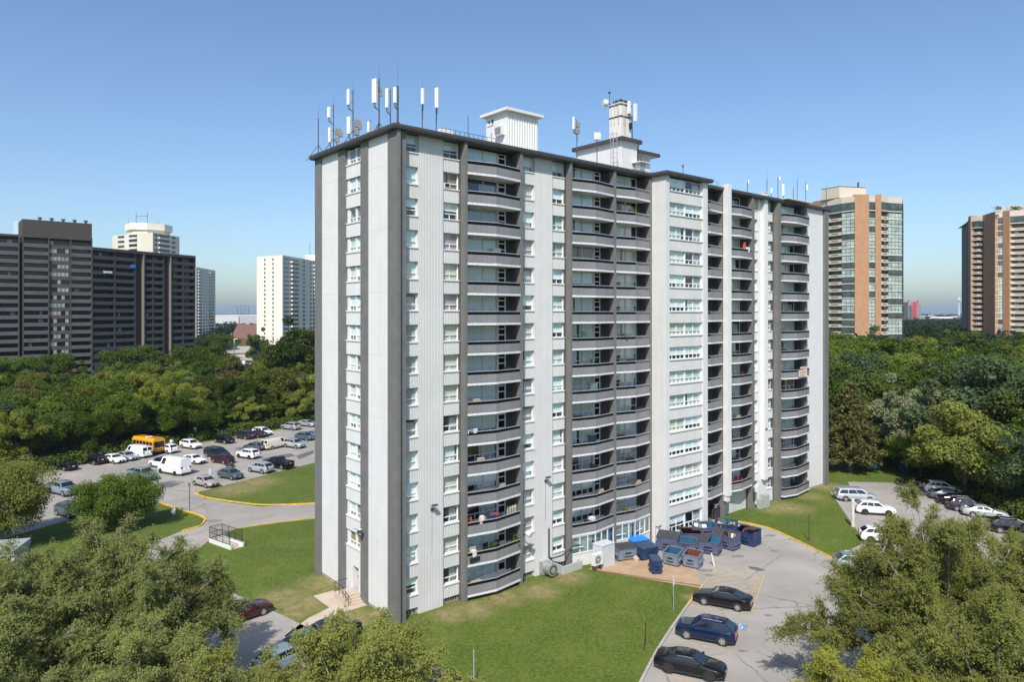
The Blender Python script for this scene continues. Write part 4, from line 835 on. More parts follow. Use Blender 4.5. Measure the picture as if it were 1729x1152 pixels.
def vehicle_meshes(k):
    if k in TEMPL: return TEMPL[k]
    d = KINDS[k]; L, W, H, wr = d['L'], d['W'], d['H'], d['wr']; hw = W / 2; PM = PA['black']; out = []
    xs = sorted(set([x for x, _ in d['line']] + [a + o for a in d['ax'] for o in (-.42, -.2, 0, .2, .42)]), reverse=True)
    zt = lambda x: float(np.interp(-x, [-p[0] for p in d['line']], [p[1] for p in d['line']]))
    def taper(x): return hw * (1 - .16 * max(0, (abs(x) - L / 2 + .7) / .7) ** 2)
    b = MB(); rings = []
    for x in xs:
        w_, t = taper(x), zt(x); zb_ = .24 if abs(x) < L / 2 - .25 else .34
        half = [(w_ * .90, zb_), (w_ * .985, zb_ + .12), (w_, min(t - .18, .62)), (w_ * .985, t - .10), (w_ * .93, t - .025), (w_ * .55, t + .015), (0, t + .03)]
        rings.append([(x, y, z) for y, z in half] + [(x, -y, z) for y, z in half[-2::-1]])
    m = len(rings[0]); vs = [p for r_ in rings for p in r_]; fs = []
    for i in range(len(rings) - 1):
        for j in range(m - 1): fs.append((i * m + j, (i + 1) * m + j, (i + 1) * m + j + 1, i * m + j + 1))
        fs.append((i * m + m - 1, (i + 1) * m + m - 1, (i + 1) * m, i * m))
    b.add(vs, fs, PM, True); b.add(rings[0], [tuple(range(m))], PM); b.add(rings[-1], [tuple(range(m - 1, -1, -1))], PM)
    if k == 'pickup':
        b.box(-2.68, -.95, -hw * .80, hw * .80, 1.19, 1.236, black)
        for y in (-hw * .88, hw * .88): b.box(-2.76, -.85, y - .06, y + .06, 1.19, 1.27, PM)
        b.box(-2.78, -2.68, -hw * .9, hw * .9, 1.1, 1.27, PM)
    out.append(('body', b.mesh('body')))
    # glasshouse
    x1, x2, x3, x4 = d['gh']; bf, br = d['belt']; wb, wt = hw * .93, hw * (.72 if k in ('saloon', 'hatch', 'suv') else .80)
    if 'van' in k and k != 'minivan': wb, wt = hw * .96, hw * .86
    r_ = MB(); n = 7; secs = []
    for i in range(n):
        t = i / (n - 1); xb, xt = x1 + (x4 - x1) * t, x2 + (x3 - x2) * t; zbb = bf + (br - bf) * t - .03; crown = H - .05 * abs(t - .45) * 2 - .03
        secs.append([(xb, wb, zbb), (xt + (xb - xt) * .08, wt + (wb - wt) * .08, crown - .05), (xt, wt * .90, crown), (xt, 0, crown + .03), (xt, -wt * .90, crown), (xt + (xb - xt) * .08, -wt - (wb - wt) * .08, crown - .05), (xb, -wb, zbb)])
    vs = [p for s_ in secs for p in s_]; fs = [(i * 7 + j, i * 7 + j + 1, (i + 1) * 7 + j + 1, (i + 1) * 7 + j) for i in range(n - 1) for j in range(6)]
    r_.add(vs, fs, PM, True); r_.add(secs[0], [(0, 6, 5, 4, 3, 2, 1)], PM); r_.add(secs[-1], [tuple(range(7))], PM); out.append(('roof', r_.mesh('roof')))
    def lerp(a, b_, t): return tuple(a[i] + (b_[i] - a[i]) * t for i in range(3))
    def pane(nm, A, Bq, C_, D_, mx, my0, my1, off):      # A,B lower; C,D upper (C above B)
        lo0, lo1 = lerp(A, D_, my0), lerp(Bq, C_, my0); hi0, hi1 = lerp(A, D_, my1), lerp(Bq, C_, my1); q = MB()
        q.quad(*[tuple(Vector(p) + Vector(off)) for p in (lerp(lo0, lo1, mx), lerp(lo1, lo0, mx), lerp(hi1, hi0, mx), lerp(hi0, hi1, mx))], cglass); out.append((nm, q.mesh(nm)))
    s0, s1 = secs[0], secs[-1]
    pane('windscreen', s0[6], s0[0], s0[1], s0[5], .05, .10, .97, (.02, 0, .012))
    if k != 'tallvan':
        if k == 'van':
            mid = lambda a, b_, t: lerp(a, b_, t)
            pane('rear_window', mid(s1[0], s1[6], .04), mid(s1[0], s1[6], .48), mid(s1[1], s1[5], .48), mid(s1[1], s1[5], .04), .06, .25, .85, (-.015, 0, 0)); pane('rear_window', mid(s1[0], s1[6], .52), mid(s1[0], s1[6], .96), mid(s1[1], s1[5], .96), mid(s1[1], s1[5], .52), .06, .25, .85, (-.015, 0, 0))
        else: pane('rear_window', s1[0], s1[6], s1[5], s1[1], .07, .14 if k != 'minivan' else .1, .93, (-.018, 0, .012))
    cuts = {'saloon': (.06, .45, .80), 'suv': (.06, .40, .68, .95), 'hatch': (.06, .45, .85), 'minivan': (.08, .36, .66, .96), 'pickup': (.08, .52, .92), 'van': (.05, .22), 'tallvan': (.05, .24)}[k]
    def sec_at(t): i = min(n - 2, int(t * (n - 1))); f_ = t * (n - 1) - i; return [lerp(secs[i][j], secs[i + 1][j], f_) for j in range(7)]
    for a, b_ in zip(cuts, cuts[1:]):
        A, Bs = sec_at(a), sec_at(b_)
        pane('side_window', A[0], Bs[0], Bs[1], A[1], .035, .14, .90, (0, .012, .006)); pane('side_window', Bs[6], A[6], A[5], Bs[5], .035, .14, .90, (0, -.012, .006))
    # trim, lights, plates
    tr = MB(); F_ = L / 2; wf = taper(F_)
    tr.box(F_ - .05, F_ + .02, -wf * .55, wf * .55, .42, .66, black); tr.box(F_ - .1, F_ + .015, -wf * .9, wf * .9, .30, .40, black); tr.box(-F_ - .015, -F_ + .1, -wf * .9, wf * .9, .32, .46, black)
    for y in (-1, 1): tr.box(-L * .28, L * .28, min(y * hw * .92, y * hw * .985), max(y * hw * .92, y * hw * .985), .2, .34, black)
    for a in d['ax']:
        for y in (-1, 1): tr.tube((a, y * (hw - .25), wr + .02), (a, y * (hw + .004), wr + .02), wr + .065, black, n=20)
    if k in ('suv', 'minivan'):
        for y in (-wt * .8, wt * .8): tr.tube((x2 - .15, y, H + .015), (x3 + .2, y, H + .0), .025, chrome, n=6)
    if k == 'saloon':
        for sg in (1, -1):
            for t0, t1 in ((.04, .45), (.45, .84)):
                A, Bs = sec_at(t0), sec_at(t1); o_ = Vector((0, sg * .014, 0)); j0, j1 = (0, 1) if sg > 0 else (6, 5)
                tr.tube(Vector(lerp(A[j0], A[j1], .92)) + o_, Vector(lerp(Bs[j0], Bs[j1], .92)) + o_, .014, chrome, n=5, cap=False)
    out.append(('trim', tr.mesh('trim')))
    zl = zt(F_ - .15) - .10; zr = zt(-F_ + .1) - .14
    for y in (-1, 1):
        q = MB(); w1 = taper(F_ - .2); q.add([(F_ - .01, y * wf * .55, zl - .07), (F_ - .30, y * (w1 + .006), zl + .0), (F_ - .42, y * (w1 + .0), zl + .12), (F_ - .10, y * wf * .55, zl + .07), (F_ - .3, y * wf * .5, zl - .05)], [(0, 1, 2, 3), (3, 2, 1, 0), (0, 1, 4)], lampw); out.append(('headlight', q.mesh('headlight')))
        q = MB(); hgt = .16 if k in ('saloon', 'hatch') else .34
        q.box(-F_ - .006, -F_ + .10, min(y * wf * .66, y * wf * .985), max(y * wf * .66, y * wf * .985), zr - hgt * .5, zr + hgt * .5, lampr); out.append(('tail_light', q.mesh('tail_light')))
        q = MB(); q.box(x1 - .45, x1 - .28, min(y * (wb + .02), y * (wb + .2)), max(y * (wb + .02), y * (wb + .2)), bf + .02, bf + .17, PM); out.append(('mirror', q.mesh('mirror')))
        q = MB()
        for t in ((.30, .56) if k not in ('van', 'tallvan', 'pickup') else (.25,)): X = x1 + (x4 - x1) * t; q.box(X - .09, X + .09, min(y * hw * .97, y * hw * 1.012), max(y * hw * .97, y * hw * 1.012), bf - .16, bf - .12, PM)
        out.append(('door_handle', q.mesh('door_handle')))
    for x in (F_ + .022, -F_ - .02): q = MB(); q.box(x - .005, x + .005, -.18, .18, .46 if x > 0 else zr - .12, .57 if x > 0 else zr, platem); out.append(('number_plate', q.mesh('number_plate')))
    w1 = MB(); w1.tube((0, -.11, 0), (0, .11, 0), wr, tyre, n=22); w2 = MB(); w2.tube((0, .085, 0), (0, .125, 0), wr * .66, rimm, n=18)
    for i in range(5): a = 2 * math.pi * i / 5; w2.add([(r0 * math.cos(a + o_), .128, r0 * math.sin(a + o_)) for r0, o_ in ((wr * .2, .62), (wr * .6, .38), (wr * .6, .88))], [(0, 1, 2), (2, 1, 0)], black)
    TEMPL[k] = (out, w1.mesh('wheel'), w2.mesh('rim')); return TEMPL[k]
def vehicle(kind, label, u, v, yaw, col, cat='car', rim=None, group='parked cars', scale=1, roofcol=None, name=None, pos=None):
    parts, wm, rm = vehicle_meshes(kind); d = KINDS[kind]
    p = pos or at(u, v)
    t = thing(name or {'saloon': 'parked_car', 'suv': 'parked_suv', 'hatch': 'hatchback_car', 'minivan': 'minivan', 'pickup': 'pickup_truck', 'van': 'cargo_van', 'tallvan': 'cargo_van'}[kind], label, cat, (p.x, p.y, .015), R(yaw), group); t.scale = (scale,) * 3
    for nm, me in parts:
        o = link(nm, me, t)
        if nm in ('body', 'roof', 'mirror', 'door_handle'):
            o.material_slots[0].link = 'OBJECT'; o.material_slots[0].material = PA[roofcol if (nm == 'roof' and roofcol) else col]
    for a in d['ax']:
        for y in (-1, 1):
            wh = link('wheel', wm, t, (a, y * (d['W'] / 2 - .095), d['wr']), 0 if y > 0 else math.pi); rr_ = link('rim', rm, wh)
            if rim: rr_.material_slots[0].link = 'OBJECT'; rr_.material_slots[0].material = rim
    return t
def mid(u0, v0, u1, v1): a, b = at(u0, v0), at(u1, v1); return (a + b) / 2
RT, LF = -30, 150
# the three by the front lawn
def by_wheels(f, r, side, W=1.84):      # front and rear ground contact of the visible side
    a, b = at(*f), at(*r); yaw = math.degrees(math.atan2(a.y - b.y, a.x - b.x)); c = (a + b) / 2; n = Vector((-math.sin(R(yaw)), math.cos(R(yaw)), 0)); c = c + n * side * (W / 2 - .05); return c, yaw
for kind, lab, f, r, side, col, rim in (('saloon', 'glossy black saloon parked nose in beside the hatched yellow area', (1189.5, 1023), (1245, 1033.5), -1, 'black', None), ('suv', 'metallic dark blue crossover on the blue accessible stall', (1160.5, 1080.5), (1219, 1092), -1, 'blue', None), ('saloon', 'glossy black saloon with dark wheels nearest the bottom of the photo', (1196, 1152.5), (1128, 1138), 1, 'black', rimd)):
    if side == 1: c, yaw = by_wheels(f, r, 1)
    else: c, yaw = by_wheels(f, r, 1)
    n = Vector((-math.sin(R(yaw)), math.cos(R(yaw)), 0))
    if n.y < 0: c = c - n * (2 * (1.84 / 2 - .05))
    vehicle(kind, lab, 0, 0, yaw, col, rim=rim, pos=c)
vehicle('minivan', 'silver minivan at the top left of the right car park', 1443, 845, -6, 'silver')
vehicle('suv', 'white crossover with black wheels beside the concrete post', 1477, 868, -14, 'white', rim=rimd)
vehicle('suv', 'white crossover half hidden behind the big willow', 1489, 915, -14, 'white', rim=rimd)
vehicle('suv', 'car almost hidden by the willow at the end of the curved yellow kerb', 1450, 963, -10, 'slate')
vehicle('hatch', 'black car at the far end of the row under the dark trees', 1571, 824, -18, 'black')
vehicle('suv', 'white estate car backing out from under the dark trees', 1591, 833, -20, 'white')
vehicle('saloon', 'dark grey saloon between the white estate and the black saloon under the trees', 1603, 844, -20, 'grey')
vehicle('saloon', 'black saloon with bright windscreen under the trees', 1618, 853, -22, 'black')
vehicle('suv', 'dark car with red tail lights beside the silver saloon', 1634, 863, -22, 'plum')
vehicle('saloon', 'silver saloon at the near end of the row under the trees', 1662, 873, -22, 'silver')
vehicle('suv', 'black car with red tail light at the right edge by the willow', 1708, 900, -22, 'black')
vehicle('saloon', 'black saloon at the right edge partly behind the willow', 1742, 920, -22, 'black')
# left car park
for kind, lab, u, v, yaw, col in (
        ('saloon', 'black saloon at the left end of the row below the wood', 110, 793, LF, 'black'), ('suv', 'large black estate car beside the white saloon below the wood', 160, 783, LF, 'black'),
        ('saloon', 'white saloon facing out between the black estate and a grey saloon', 192, 781, RT, 'white'), ('saloon', 'light grey saloon facing out beside the white panel van', 214, 776.5, RT, 'silver'),
        ('van', 'white panel van with two rear windows in front of the yellow bus', 233, 771.5, LF, 'white'), ('suv', 'black estate car with its tail out beside the yellow bus', 263, 764.5, LF, 'black'),
        ('suv', 'white crossover right of the yellow bus', 282, 764.5, LF, 'white'), ('suv', 'white estate car below the white square sign', 322, 757, RT, 'white'),
        ('suv', 'black estate car facing out under the wood edge', 378, 748, RT, 'black'), ('suv', 'plum coloured estate car with its tail out, beside a maroon car', 413, 741, LF, 'plum'),
        ('saloon', 'maroon saloon between the plum and the white estate cars', 433, 738, LF, 'plum'), ('suv', 'white estate car with roof rails facing out near the moving car', 443, 735, RT, 'white'),
        ('suv', 'silver estate car near the corner of the tower', 491, 725.5, LF, 'silver'), ('saloon', 'grey saloon farthest right in the back row', 519, 720, RT, 'silver'),
        ('hatch', 'teal grey car beside the tower edge', 515, 743, RT, 'teal'), ('saloon', 'pale blue car cut off by the tower edge', 532, 739, RT, 'slate'), ('suv', 'silver estate car right of the moving car', 497, 756, RT, 'silver'),
        ('hatch', 'dark grey hatchback behind the white crossover', 429, 760.5, LF, 'grey'), ('minivan', 'black minivan behind the dark red car', 366, 772, RT, 'navy'), ('suv', 'white crossover with dark wheels left of the moving car', 419, 773.5, LF, 'white'),
        ('hatch', 'dark red car in the middle of the left car park', 376, 782, LF, 'red'), ('saloon', 'white saloon facing out between the tall van and the black minivan', 327, 782, RT, 'white'),
        ('suv', 'white car with black roof behind the tall white van', 272, 789, LF, 'white'), ('tallvan', 'tall white delivery van with plain sides', 294, 800, LF, 'white'),
        ('pickup', 'blue grey pickup behind the round tree', 240, 809, RT, 'slate'), ('pickup', 'silver pickup with black grille driving at the left', 106, 834, RT, 'slate'),
        ('suv', 'dark grey car half hidden left of the round tree', 118, 871, RT, 'grey'), ('hatch', 'dark grey hatchback at the lawn edge beside the beige saloon', 389, 808, RT, 'grey'),
        ('saloon', 'old beige saloon at the corner of the lawn', 347, 820.5, RT - 4, 'beige'), ('suv', 'silver hatch beside the black pickup at the lawn edge', 440, 797.5, LF, 'silver'), ('pickup', 'black pickup at the lawn edge nearest the tower', 470, 790, LF, 'black')):
    vehicle(kind, lab, u, v, yaw, col, cat={'van': 'van', 'tallvan': 'van', 'pickup': 'pickup truck'}.get(kind, 'car'), rim=rimd if 'dark wheels' in lab or kind == 'tallvan' else None, roofcol='black' if 'black roof' in lab else None, scale=1.0)
vehicle('van', 'cream delivery van driving through the left car park', 464, 757, 62, 'cream', 'van', group='moving vehicles', scale=.95)
c, yaw = by_wheels((436.9, 1041.5), (387.5, 1060.5), 1); n = Vector((-math.sin(R(yaw)), math.cos(R(yaw)), 0))
c = at(409, 1045); vehicle('saloon', 'dark red saloon between the willow and the entrance path', 0, 0, 50, 'red', pos=c)
vehicle('suv', 'black car roof behind the bottom trees by the entrance path', 562, 1082, 52, 'black'); vehicle('hatch', 'grey green car showing through the bottom trees', 523, 1096, 52, 'teal'); vehicle('hatch', 'blue grey car mostly hidden in the bottom trees', 480, 1125, 52, 'slate')
p = at(742, 1173); vehicle('saloon', 'black car roof cut off by the bottom edge of the photo', 0, 0, -20, 'black', pos=p)
# school bus
t = thing('school_bus', 'short yellow school bus parked behind the white panel van', 'bus', at(248, 765), R(LF), 'parked vehicles')
yb = PA['yellow']; c = MB(); c.box(-3.6, 2.6, -1.15, 1.15, .55, 2.6, yb)
c.add([(-3.6, y, z) for y, z in ((-1.15, 2.6), (-.8, 2.95), (.8, 2.95), (1.15, 2.6))] + [(2.6, y, z) for y, z in ((-1.15, 2.6), (-.8, 2.95), (.8, 2.95), (1.15, 2.6))], [(0, 1, 5, 4), (1, 2, 6, 5), (2, 3, 7, 6), (0, 3, 2, 1), (4, 5, 6, 7)], yb); c.box(2.6, 3.5, -1.0, 1.0, .55, 1.45, yb); c.build('body', t)
for y in (-1, 1):
    for i in range(6): q = MB(); q.box(-3.3 + i * .95, -2.5 + i * .95, min(y * 1.14, y * 1.165), max(y * 1.14, y * 1.165), 1.65, 2.35, cglass); q.build('side_window', t)
q = MB(); q.box(-3.62, -3.59, -.95, .95, 1.3, 2.4, cglass); q.build('rear_window', t); q = MB(); q.box(2.59, 2.62, -1.0, 1.0, 1.55, 2.5, cglass); q.build('windscreen', t)
q = MB(); q.box(-3.66, 2.65, -1.18, 1.18, 1.0, 1.08, black); q.box(-3.7, -3.6, -1.1, 1.1, .45, .75, black); q.build('trim', t)
q = MB(); q.box(-.9, -.3, -.5, .5, 2.94, 3.03, PA['white']); q.build('roof_hatch', t)
q = MB(); q.path([(-3.5, 1.15, 2.3), (-3.9, 1.5, 2.3), (-3.9, 1.5, 1.6)], .05, yb); q.box(-4.05, -3.8, 1.35, 1.6, 1.2, 1.7, yb); q.build('stop_arm', t)
for a in (2.3, -2.2):
    for y in (-1, 1): q = MB(); q.tube((a, y * .9, .45), (a, y * 1.18, .45), .45, tyre, n=18); wq = q.build('wheel', t); q = MB(); q.tube((a, y * 1.15, .45), (a, y * 1.2, .45), .25, PA['black'], n=14); q.build('rim', wq)
# person by the bushes and a motorbike
def person(label, u, v, shirt, yaw=0):
    t = thing('person', label, 'person', at(u, v), R(yaw))
    vs = [(0, 0, .98), (0, 0, 1.2), (0, 0, 1.42), (0, 0, 1.52), (0, .01, 1.66), (.20, 0, 1.40), (.27, .03, 1.12), (.24, -.14, .92), (-.20, 0, 1.40), (-.28, .02, 1.12), (-.25, -.12, .92), (.10, 0, .92), (.11, -.03, .5), (.11, .03, .06), (.11, -.12, .03), (-.10, 0, .92), (-.11, -.02, .5), (-.12, .04, .06), (-.12, -.11, .03)]
    es = [(0, 1), (1, 2), (2, 3), (3, 4), (2, 5), (5, 6), (6, 7), (2, 8), (8, 9), (9, 10), (0, 11), (11, 12), (12, 13), (13, 14), (0, 15), (15, 16), (16, 17), (17, 18)]
    rs = [.16, .15, .16, .06, .10, .07, .05, .04, .07, .05, .04, .10, .065, .045, .04, .10, .065, .045, .04]
    me = bpy.data.meshes.new('body'); me.from_pydata(vs, es, []); skin = mat('skin', (.35, .2, .13), .6); pant = mat('dark_trousers', (.03, .03, .04), .8)
    me.materials.append(skin); o = link('body', me, t); m = o.modifiers.new('skin', 'SKIN'); sv = me.skin_vertices[0].data
    for i, r_ in enumerate(rs): sv[i].radius = (r_, r_ * (.7 if i < 3 else 1))
    sv[0].use_root = True; o.modifiers.new('sub', 'SUBSURF').levels = 1; o.modifiers['sub'].render_levels = 1
    c = MB(); c.tube((0, 0, .92), (0, 0, 1.44), .20, shirt, .22, 12)
    for s_ in (1, -1): c.tube((s_ * .18, 0, 1.42), (s_ * .275, .02, 1.12), .095, shirt, .075, 8)
    c.build('shirt', t); c = MB()
    for s_ in (1, -1): c.tube((s_ * .10, 0, .98), (s_ * .11, -.02, .5), .125, pant, .09, 10); c.tube((s_ * .11, -.02, .5), (s_ * .115, .03, .08), .09, pant, .065, 10)
    c.build('trousers', t); c = MB(); c.tube((0, .02, 1.66), (0, .025, 1.80), .115, black, .07, 10); c.build('hair', t); return t
person('person in a white shirt standing by the bushes right of the bus', 289.5, 756, mat('white_shirt', (.75, .75, .76), .8), 20)
t = thing('motorbike', 'black motorbike standing behind the dark grey hatchback', 'motorbike', at(388, 789), R(-25)); c = MB()
c.tube((-.4, 0, .75), (.35, 0, .85), .16, black, .2, 8); c.tube((-.75, 0, .85), (-.2, 0, .8), .1, black, .13, 8); c.tube((.3, 0, .9), (.65, 0, .32), .04, metal); c.tube((.25, -.35, 1.1), (.25, .35, 1.1), .03, black); c.box(.25, .4, -.2, .2, .95, 1.4, black); c.box(-.25, .3, -.14, .14, .3, .7, dmetal); c.build('frame', t)
for x in (-.65, .68): c = MB(); c.tube((x, -.06, .32), (x, .06, .32), .32, tyre, n=18); c.build('wheel', t)

# ------------------------------------------------------------------ things on the balconies
def on_balcony(bay, r, fx_, y=.35): x0, x1 = bays[bay][0], bays[bay][1]; p = W3(x0 + (x1 - x0) * fx_, y, fl(r)); return p
def bchair(label, bay, r, fx_, m, yaw=0):
    t = thing('balcony_chair', label, 'chair', on_balcony(bay, r, fx_), ROT + yaw); c = MB(); c.box(-.28, .28, -.28, .28, .4, .48, m); c.build('seat', t); c = MB(); c.box(-.28, .28, .24, .3, .48, 1.3, m); c.build('backrest', t)
    for x in (-.25, .25):
        for y in (-.25, .25): c = MB(); c.tube((x, y, 0), (x, y, .4), .025, m); c.build('leg', t)
def bplant(label, bay, r, fx_, h=1.1, m=None, y=.3):
    t = thing('potted_plant', label, 'plant', on_balcony(bay, r, fx_, y)); c = MB(); c.tube((0, 0, 0), (0, 0, .4), .16, junk[0], .2, 10); c.build('pot', t); c = MB(); m = m or MATS['leaf_mid']
    for i in range(90): a = Vector((rj.gauss(0, .22), rj.gauss(0, .22), .5 + rj.random() * (h - .3))); d = Vector((rj.gauss(0, 1), rj.gauss(0, 1), rj.gauss(0, 1))).normalized() * .12; e = d.orthogonal().normalized() * .06; c.add([a - d, a + e, a + d, a - e], [(0, 1, 2, 3)], m)
    c.build('foliage', t)
def bthing(name, label, cat, bay, r, fx_, boxes, y=.3):
    t = thing(name, label, cat, on_balcony(bay, r, fx_, y), ROT); c = MB()
    for (x0, x1, y0, y1, z0, z1, m) in boxes: c.box(x0, x1, y0, y1, z0, z1, m)
    c.build('body' if name != 'balcony_banner' else 'cloth', t)
leafmat('leaf_mid', (.108, .162, .024))
orange = mat('orange_plastic', (.55, .10, .03), .6); pinkc = mat('pink_cloth', (.6, .35, .38), .9)
bchair('orange chair on the third lowest balcony of the first column', 0, 13, .10, orange); bthing('laundry', 'pink and white laundry over the third lowest balcony rail', 'laundry', 0, 13, .25, [(-.3, .3, -.1, .1, .7, 1.35, pinkc), (-.2, .1, -.15, .1, 1.0, 1.45, junk[0])], -.1)
bthing('laundry', 'dark clothes and a red towel drying on the third lowest balcony', 'laundry', 0, 13, .47, [(-.5, .2, -.1, .2, .6, 1.25, mat('navy_cloth', (.02, .03, .10), .9)), (-.2, .5, 0, .2, 1.1, 1.35, junk[2]), (.5, 1.1, 0, .2, .6, 1.2, mat('navy_cloth', (.02, .03, .1), .9))], -.05)
bthing('wooden_rack', 'pale wooden rack standing at the right of a low balcony', 'rack', 0, 13, .86, [(-.5 + i * .2, -.44 + i * .2, 0, .05, .3, 1.6, mat('cream_wood', (.66, .60, .48), .8)) for i in range(6)] + [(-.5, .6, -.01, .06, .5, .56, mat('cream_wood', (.66, .6, .48), .8)), (-.5, .6, -.01, .06, 1.4, 1.46, mat('cream_wood', (.66, .6, .48), .8))])
bthing('sofa', 'dark armchair with a white cushion on the second lowest balcony', 'armchair', 0, 14, .12, [(-.5, .5, -.3, .4, .2, .6, black), (-.5, .5, .3, .45, .6, 1.3, junk[1]), (-.2, .2, -.2, .2, .6, 1.15, junk[0])], .1)
bplant('leafy plant between black chairs on the second lowest balcony', 0, 14, .52); bchair('black chair left of the plant on the second lowest balcony', 0, 14, .40, black); bchair('black chair right of the plant on the second lowest balcony', 0, 14, .62, black); bplant('small flowering plant at the right corner of the second lowest balcony', 0, 14, .93, 1.4)
bthing('cardboard_box', 'brown board lying on the lowest balcony of the first column', 'board', 0, 15, .16, [(-.7, .9, -.1, .5, .1, .8, junk[1])], .3)
bplant('row of green plants on a middle balcony of the second column', 1, 7, .28, 1.5)
bthing('storage_bundle', 'black and white covered bundle on the lowest balcony of the second column', 'bundle', 1, 14, .45, [(-.6, .5, -.2, .4, .2, 1.0, black), (-.1, .4, -.25, .3, .9, 1.3, junk[0])], .1)
bchair('red chair on a middle balcony right of the white duct', 4, 9, .78, mat('red_plastic', (.5, .03, .03), .5)); bchair('magenta chair on the lowest balcony right of the white duct', 4, 14, .55, mat('magenta_plastic', (.45, .02, .12), .5)); bchair('second magenta chair beside the first, lowest balcony by the duct', 4, 14, .70, mat('magenta_plastic', (.45, .02, .12), .5))
bthing('laundry', 'orange and white laundry on an upper balcony right of the white duct', 'laundry', 4, 3, .72, [(-.2, .2, 0, .2, .7, 1.9, orange), (.3, 1.0, -.1, .2, .7, 1.3, junk[0])], .0)
t = thing('balcony_banner', 'cream banner hung over a balcony parapet of the last column', 'banner', on_balcony(5, 9, .58, -1.03), ROT); c = MB(); c.box(-1.15, 1.1, -.04, -.02, .05, .95, mat('banner_cream', (.62, .52, .42), .8)); c.build('cloth', t); c = MB()
for i in range(8): c.box(-.85 + i * .22, -.72 + i * .22, -.045, -.041, .52, .74, mat('banner_print', (.30, .12, .08), .8))
for i in range(5): c.box(-.65 + i * .26, -.48 + i * .26, -.045, -.041, .24, .36, mat('banner_print', (.3, .12, .08), .8))
c.build('print', t)
bthing('storage_bundle', 'pink bundle on the balcony above the cream banner', 'bundle', 5, 9, .85, [(-.5, .3, -.3, .3, .6, 1.25, pinkc)], -.3); bplant('bushy plants on the second lowest balcony of the last column', 5, 14, .72, 1.4)
bthing('bicycle_box', 'white frame leaning inside the balcony of the first column', 'bicycle', 0, 10, .10, [(-.6, -.55, 0, .05, .9, 1.2, junk[0]), (-.6, .4, 0, .05, 1.15, 1.2, junk[0]), (.0, .4, 0, .05, .9, 1.3, junk[0])], -.1)

# everyday clutter, different on every balcony that has some
COLW = ['first balcony column', 'second balcony column', 'third balcony column', None, 'column by the duct', 'last balcony column']
ORD = ['', 'top', 'second', 'third', 'fourth', 'fifth', 'sixth', 'seventh', 'eighth', 'ninth', 'tenth', 'eleventh', 'twelfth', 'thirteenth', 'fourteenth', 'fifteenth']
CL = [('balcony_chair', 'chair'), ('potted_plant', 'plant'), ('box_stack', 'boxes'), ('barbecue', 'barbecue'), ('bicycle', 'bicycle'), ('storage_cabinet', 'cabinet')]
ccol = [('white', junk[0]), ('tan', junk[1]), ('red', junk[2]), ('dark green', junk[3]), ('black', junk[4]), ('orange', orange), ('navy', MATS['navy_cloth'])]
taken = {(0, 13), (0, 14), (0, 15), (1, 14), (1, 7), (4, 9), (4, 14), (4, 3), (5, 9), (5, 14), (0, 10)}
rc = random.Random(19)
for bay, rows in ((0, (4, 5, 8, 9, 11, 12)), (1, (3, 6, 8, 9, 10, 11, 12, 13)), (2, (2, 5, 7, 8, 10, 11, 12, 13, 14)), (4, (5, 7, 8, 10, 11, 12, 13)), (5, (4, 6, 7, 8, 11, 12, 13, 15))):
    for r in rows:
        if (bay, r) in taken: continue
        nm, ct = rc.choice(CL); cw, m = rc.choice(ccol); fx_ = rc.uniform(.12, .8); wh = f"on the {ORD[r]} balcony from the top, {COLW[bay]}" if r > 1 else f"on the top balcony, {COLW[bay]}"
        if nm == 'balcony_chair': bchair(f"{cw} chair {wh}", bay, r, fx_, m, rc.uniform(-.6, .6))
        elif nm == 'potted_plant': bplant(f"leafy potted plant {wh}", bay, r, fx_, rc.uniform(1.1, 1.6), None, .15)
        elif nm == 'box_stack': bthing(nm, f"{cw} stacked boxes {wh}", ct, bay, r, fx_, [(-.4, .35, -.1, .4, 0, .6, m), (-.3, .3, -.05, .35, .6, 1.15, junk[1])], .3)
        elif nm == 'towel': bthing(nm, f"{cw} towel hung over the rail {wh}", ct, bay, r, fx_, [(-.4, .4, -.03, .03, .55, 1.10, m)], -.56)
        elif nm == 'barbecue': bthing(nm, f"black barbecue {wh}", ct, bay, r, fx_, [(-.45, .45, -.2, .25, .75, 1.15, black), (-.35, .35, -.15, .2, .1, .75, dmetal)], .3)
        elif nm == 'bicycle':
            t = thing(nm, f"bicycle leaning {wh}", ct, on_balcony(bay, r, fx_, .9), ROT)
            for x in (-.5, .5):
                c = MB(); c.path([(x + .33 * math.cos(a), 0, .35 + .33 * math.sin(a)) for a in np.linspace(0, 6.283, 13)], .022, black, 5); c.build('wheel', t)
            c = MB(); c.path([(-.5, 0, .35), (-.1, 0, .85), (.38, 0, .85), (.5, 0, .35)], .025, m, 5); c.path([(-.1, 0, .85), (.0, 0, .35), (.38, 0, .85), (.34, 0, 1.05)], .025, m, 5); c.box(-.22, .0, -.06, .06, .9, .96, black); c.build('frame', t)
        else: bthing(nm, f"{cw} storage cabinet {wh}", ct, bay, r, fx_, [(-.4, .4, -.2, .2, 0, 1.5, m), (-.42, .42, -.22, .22, 1.5, 1.54, junk[0])], 1.0)

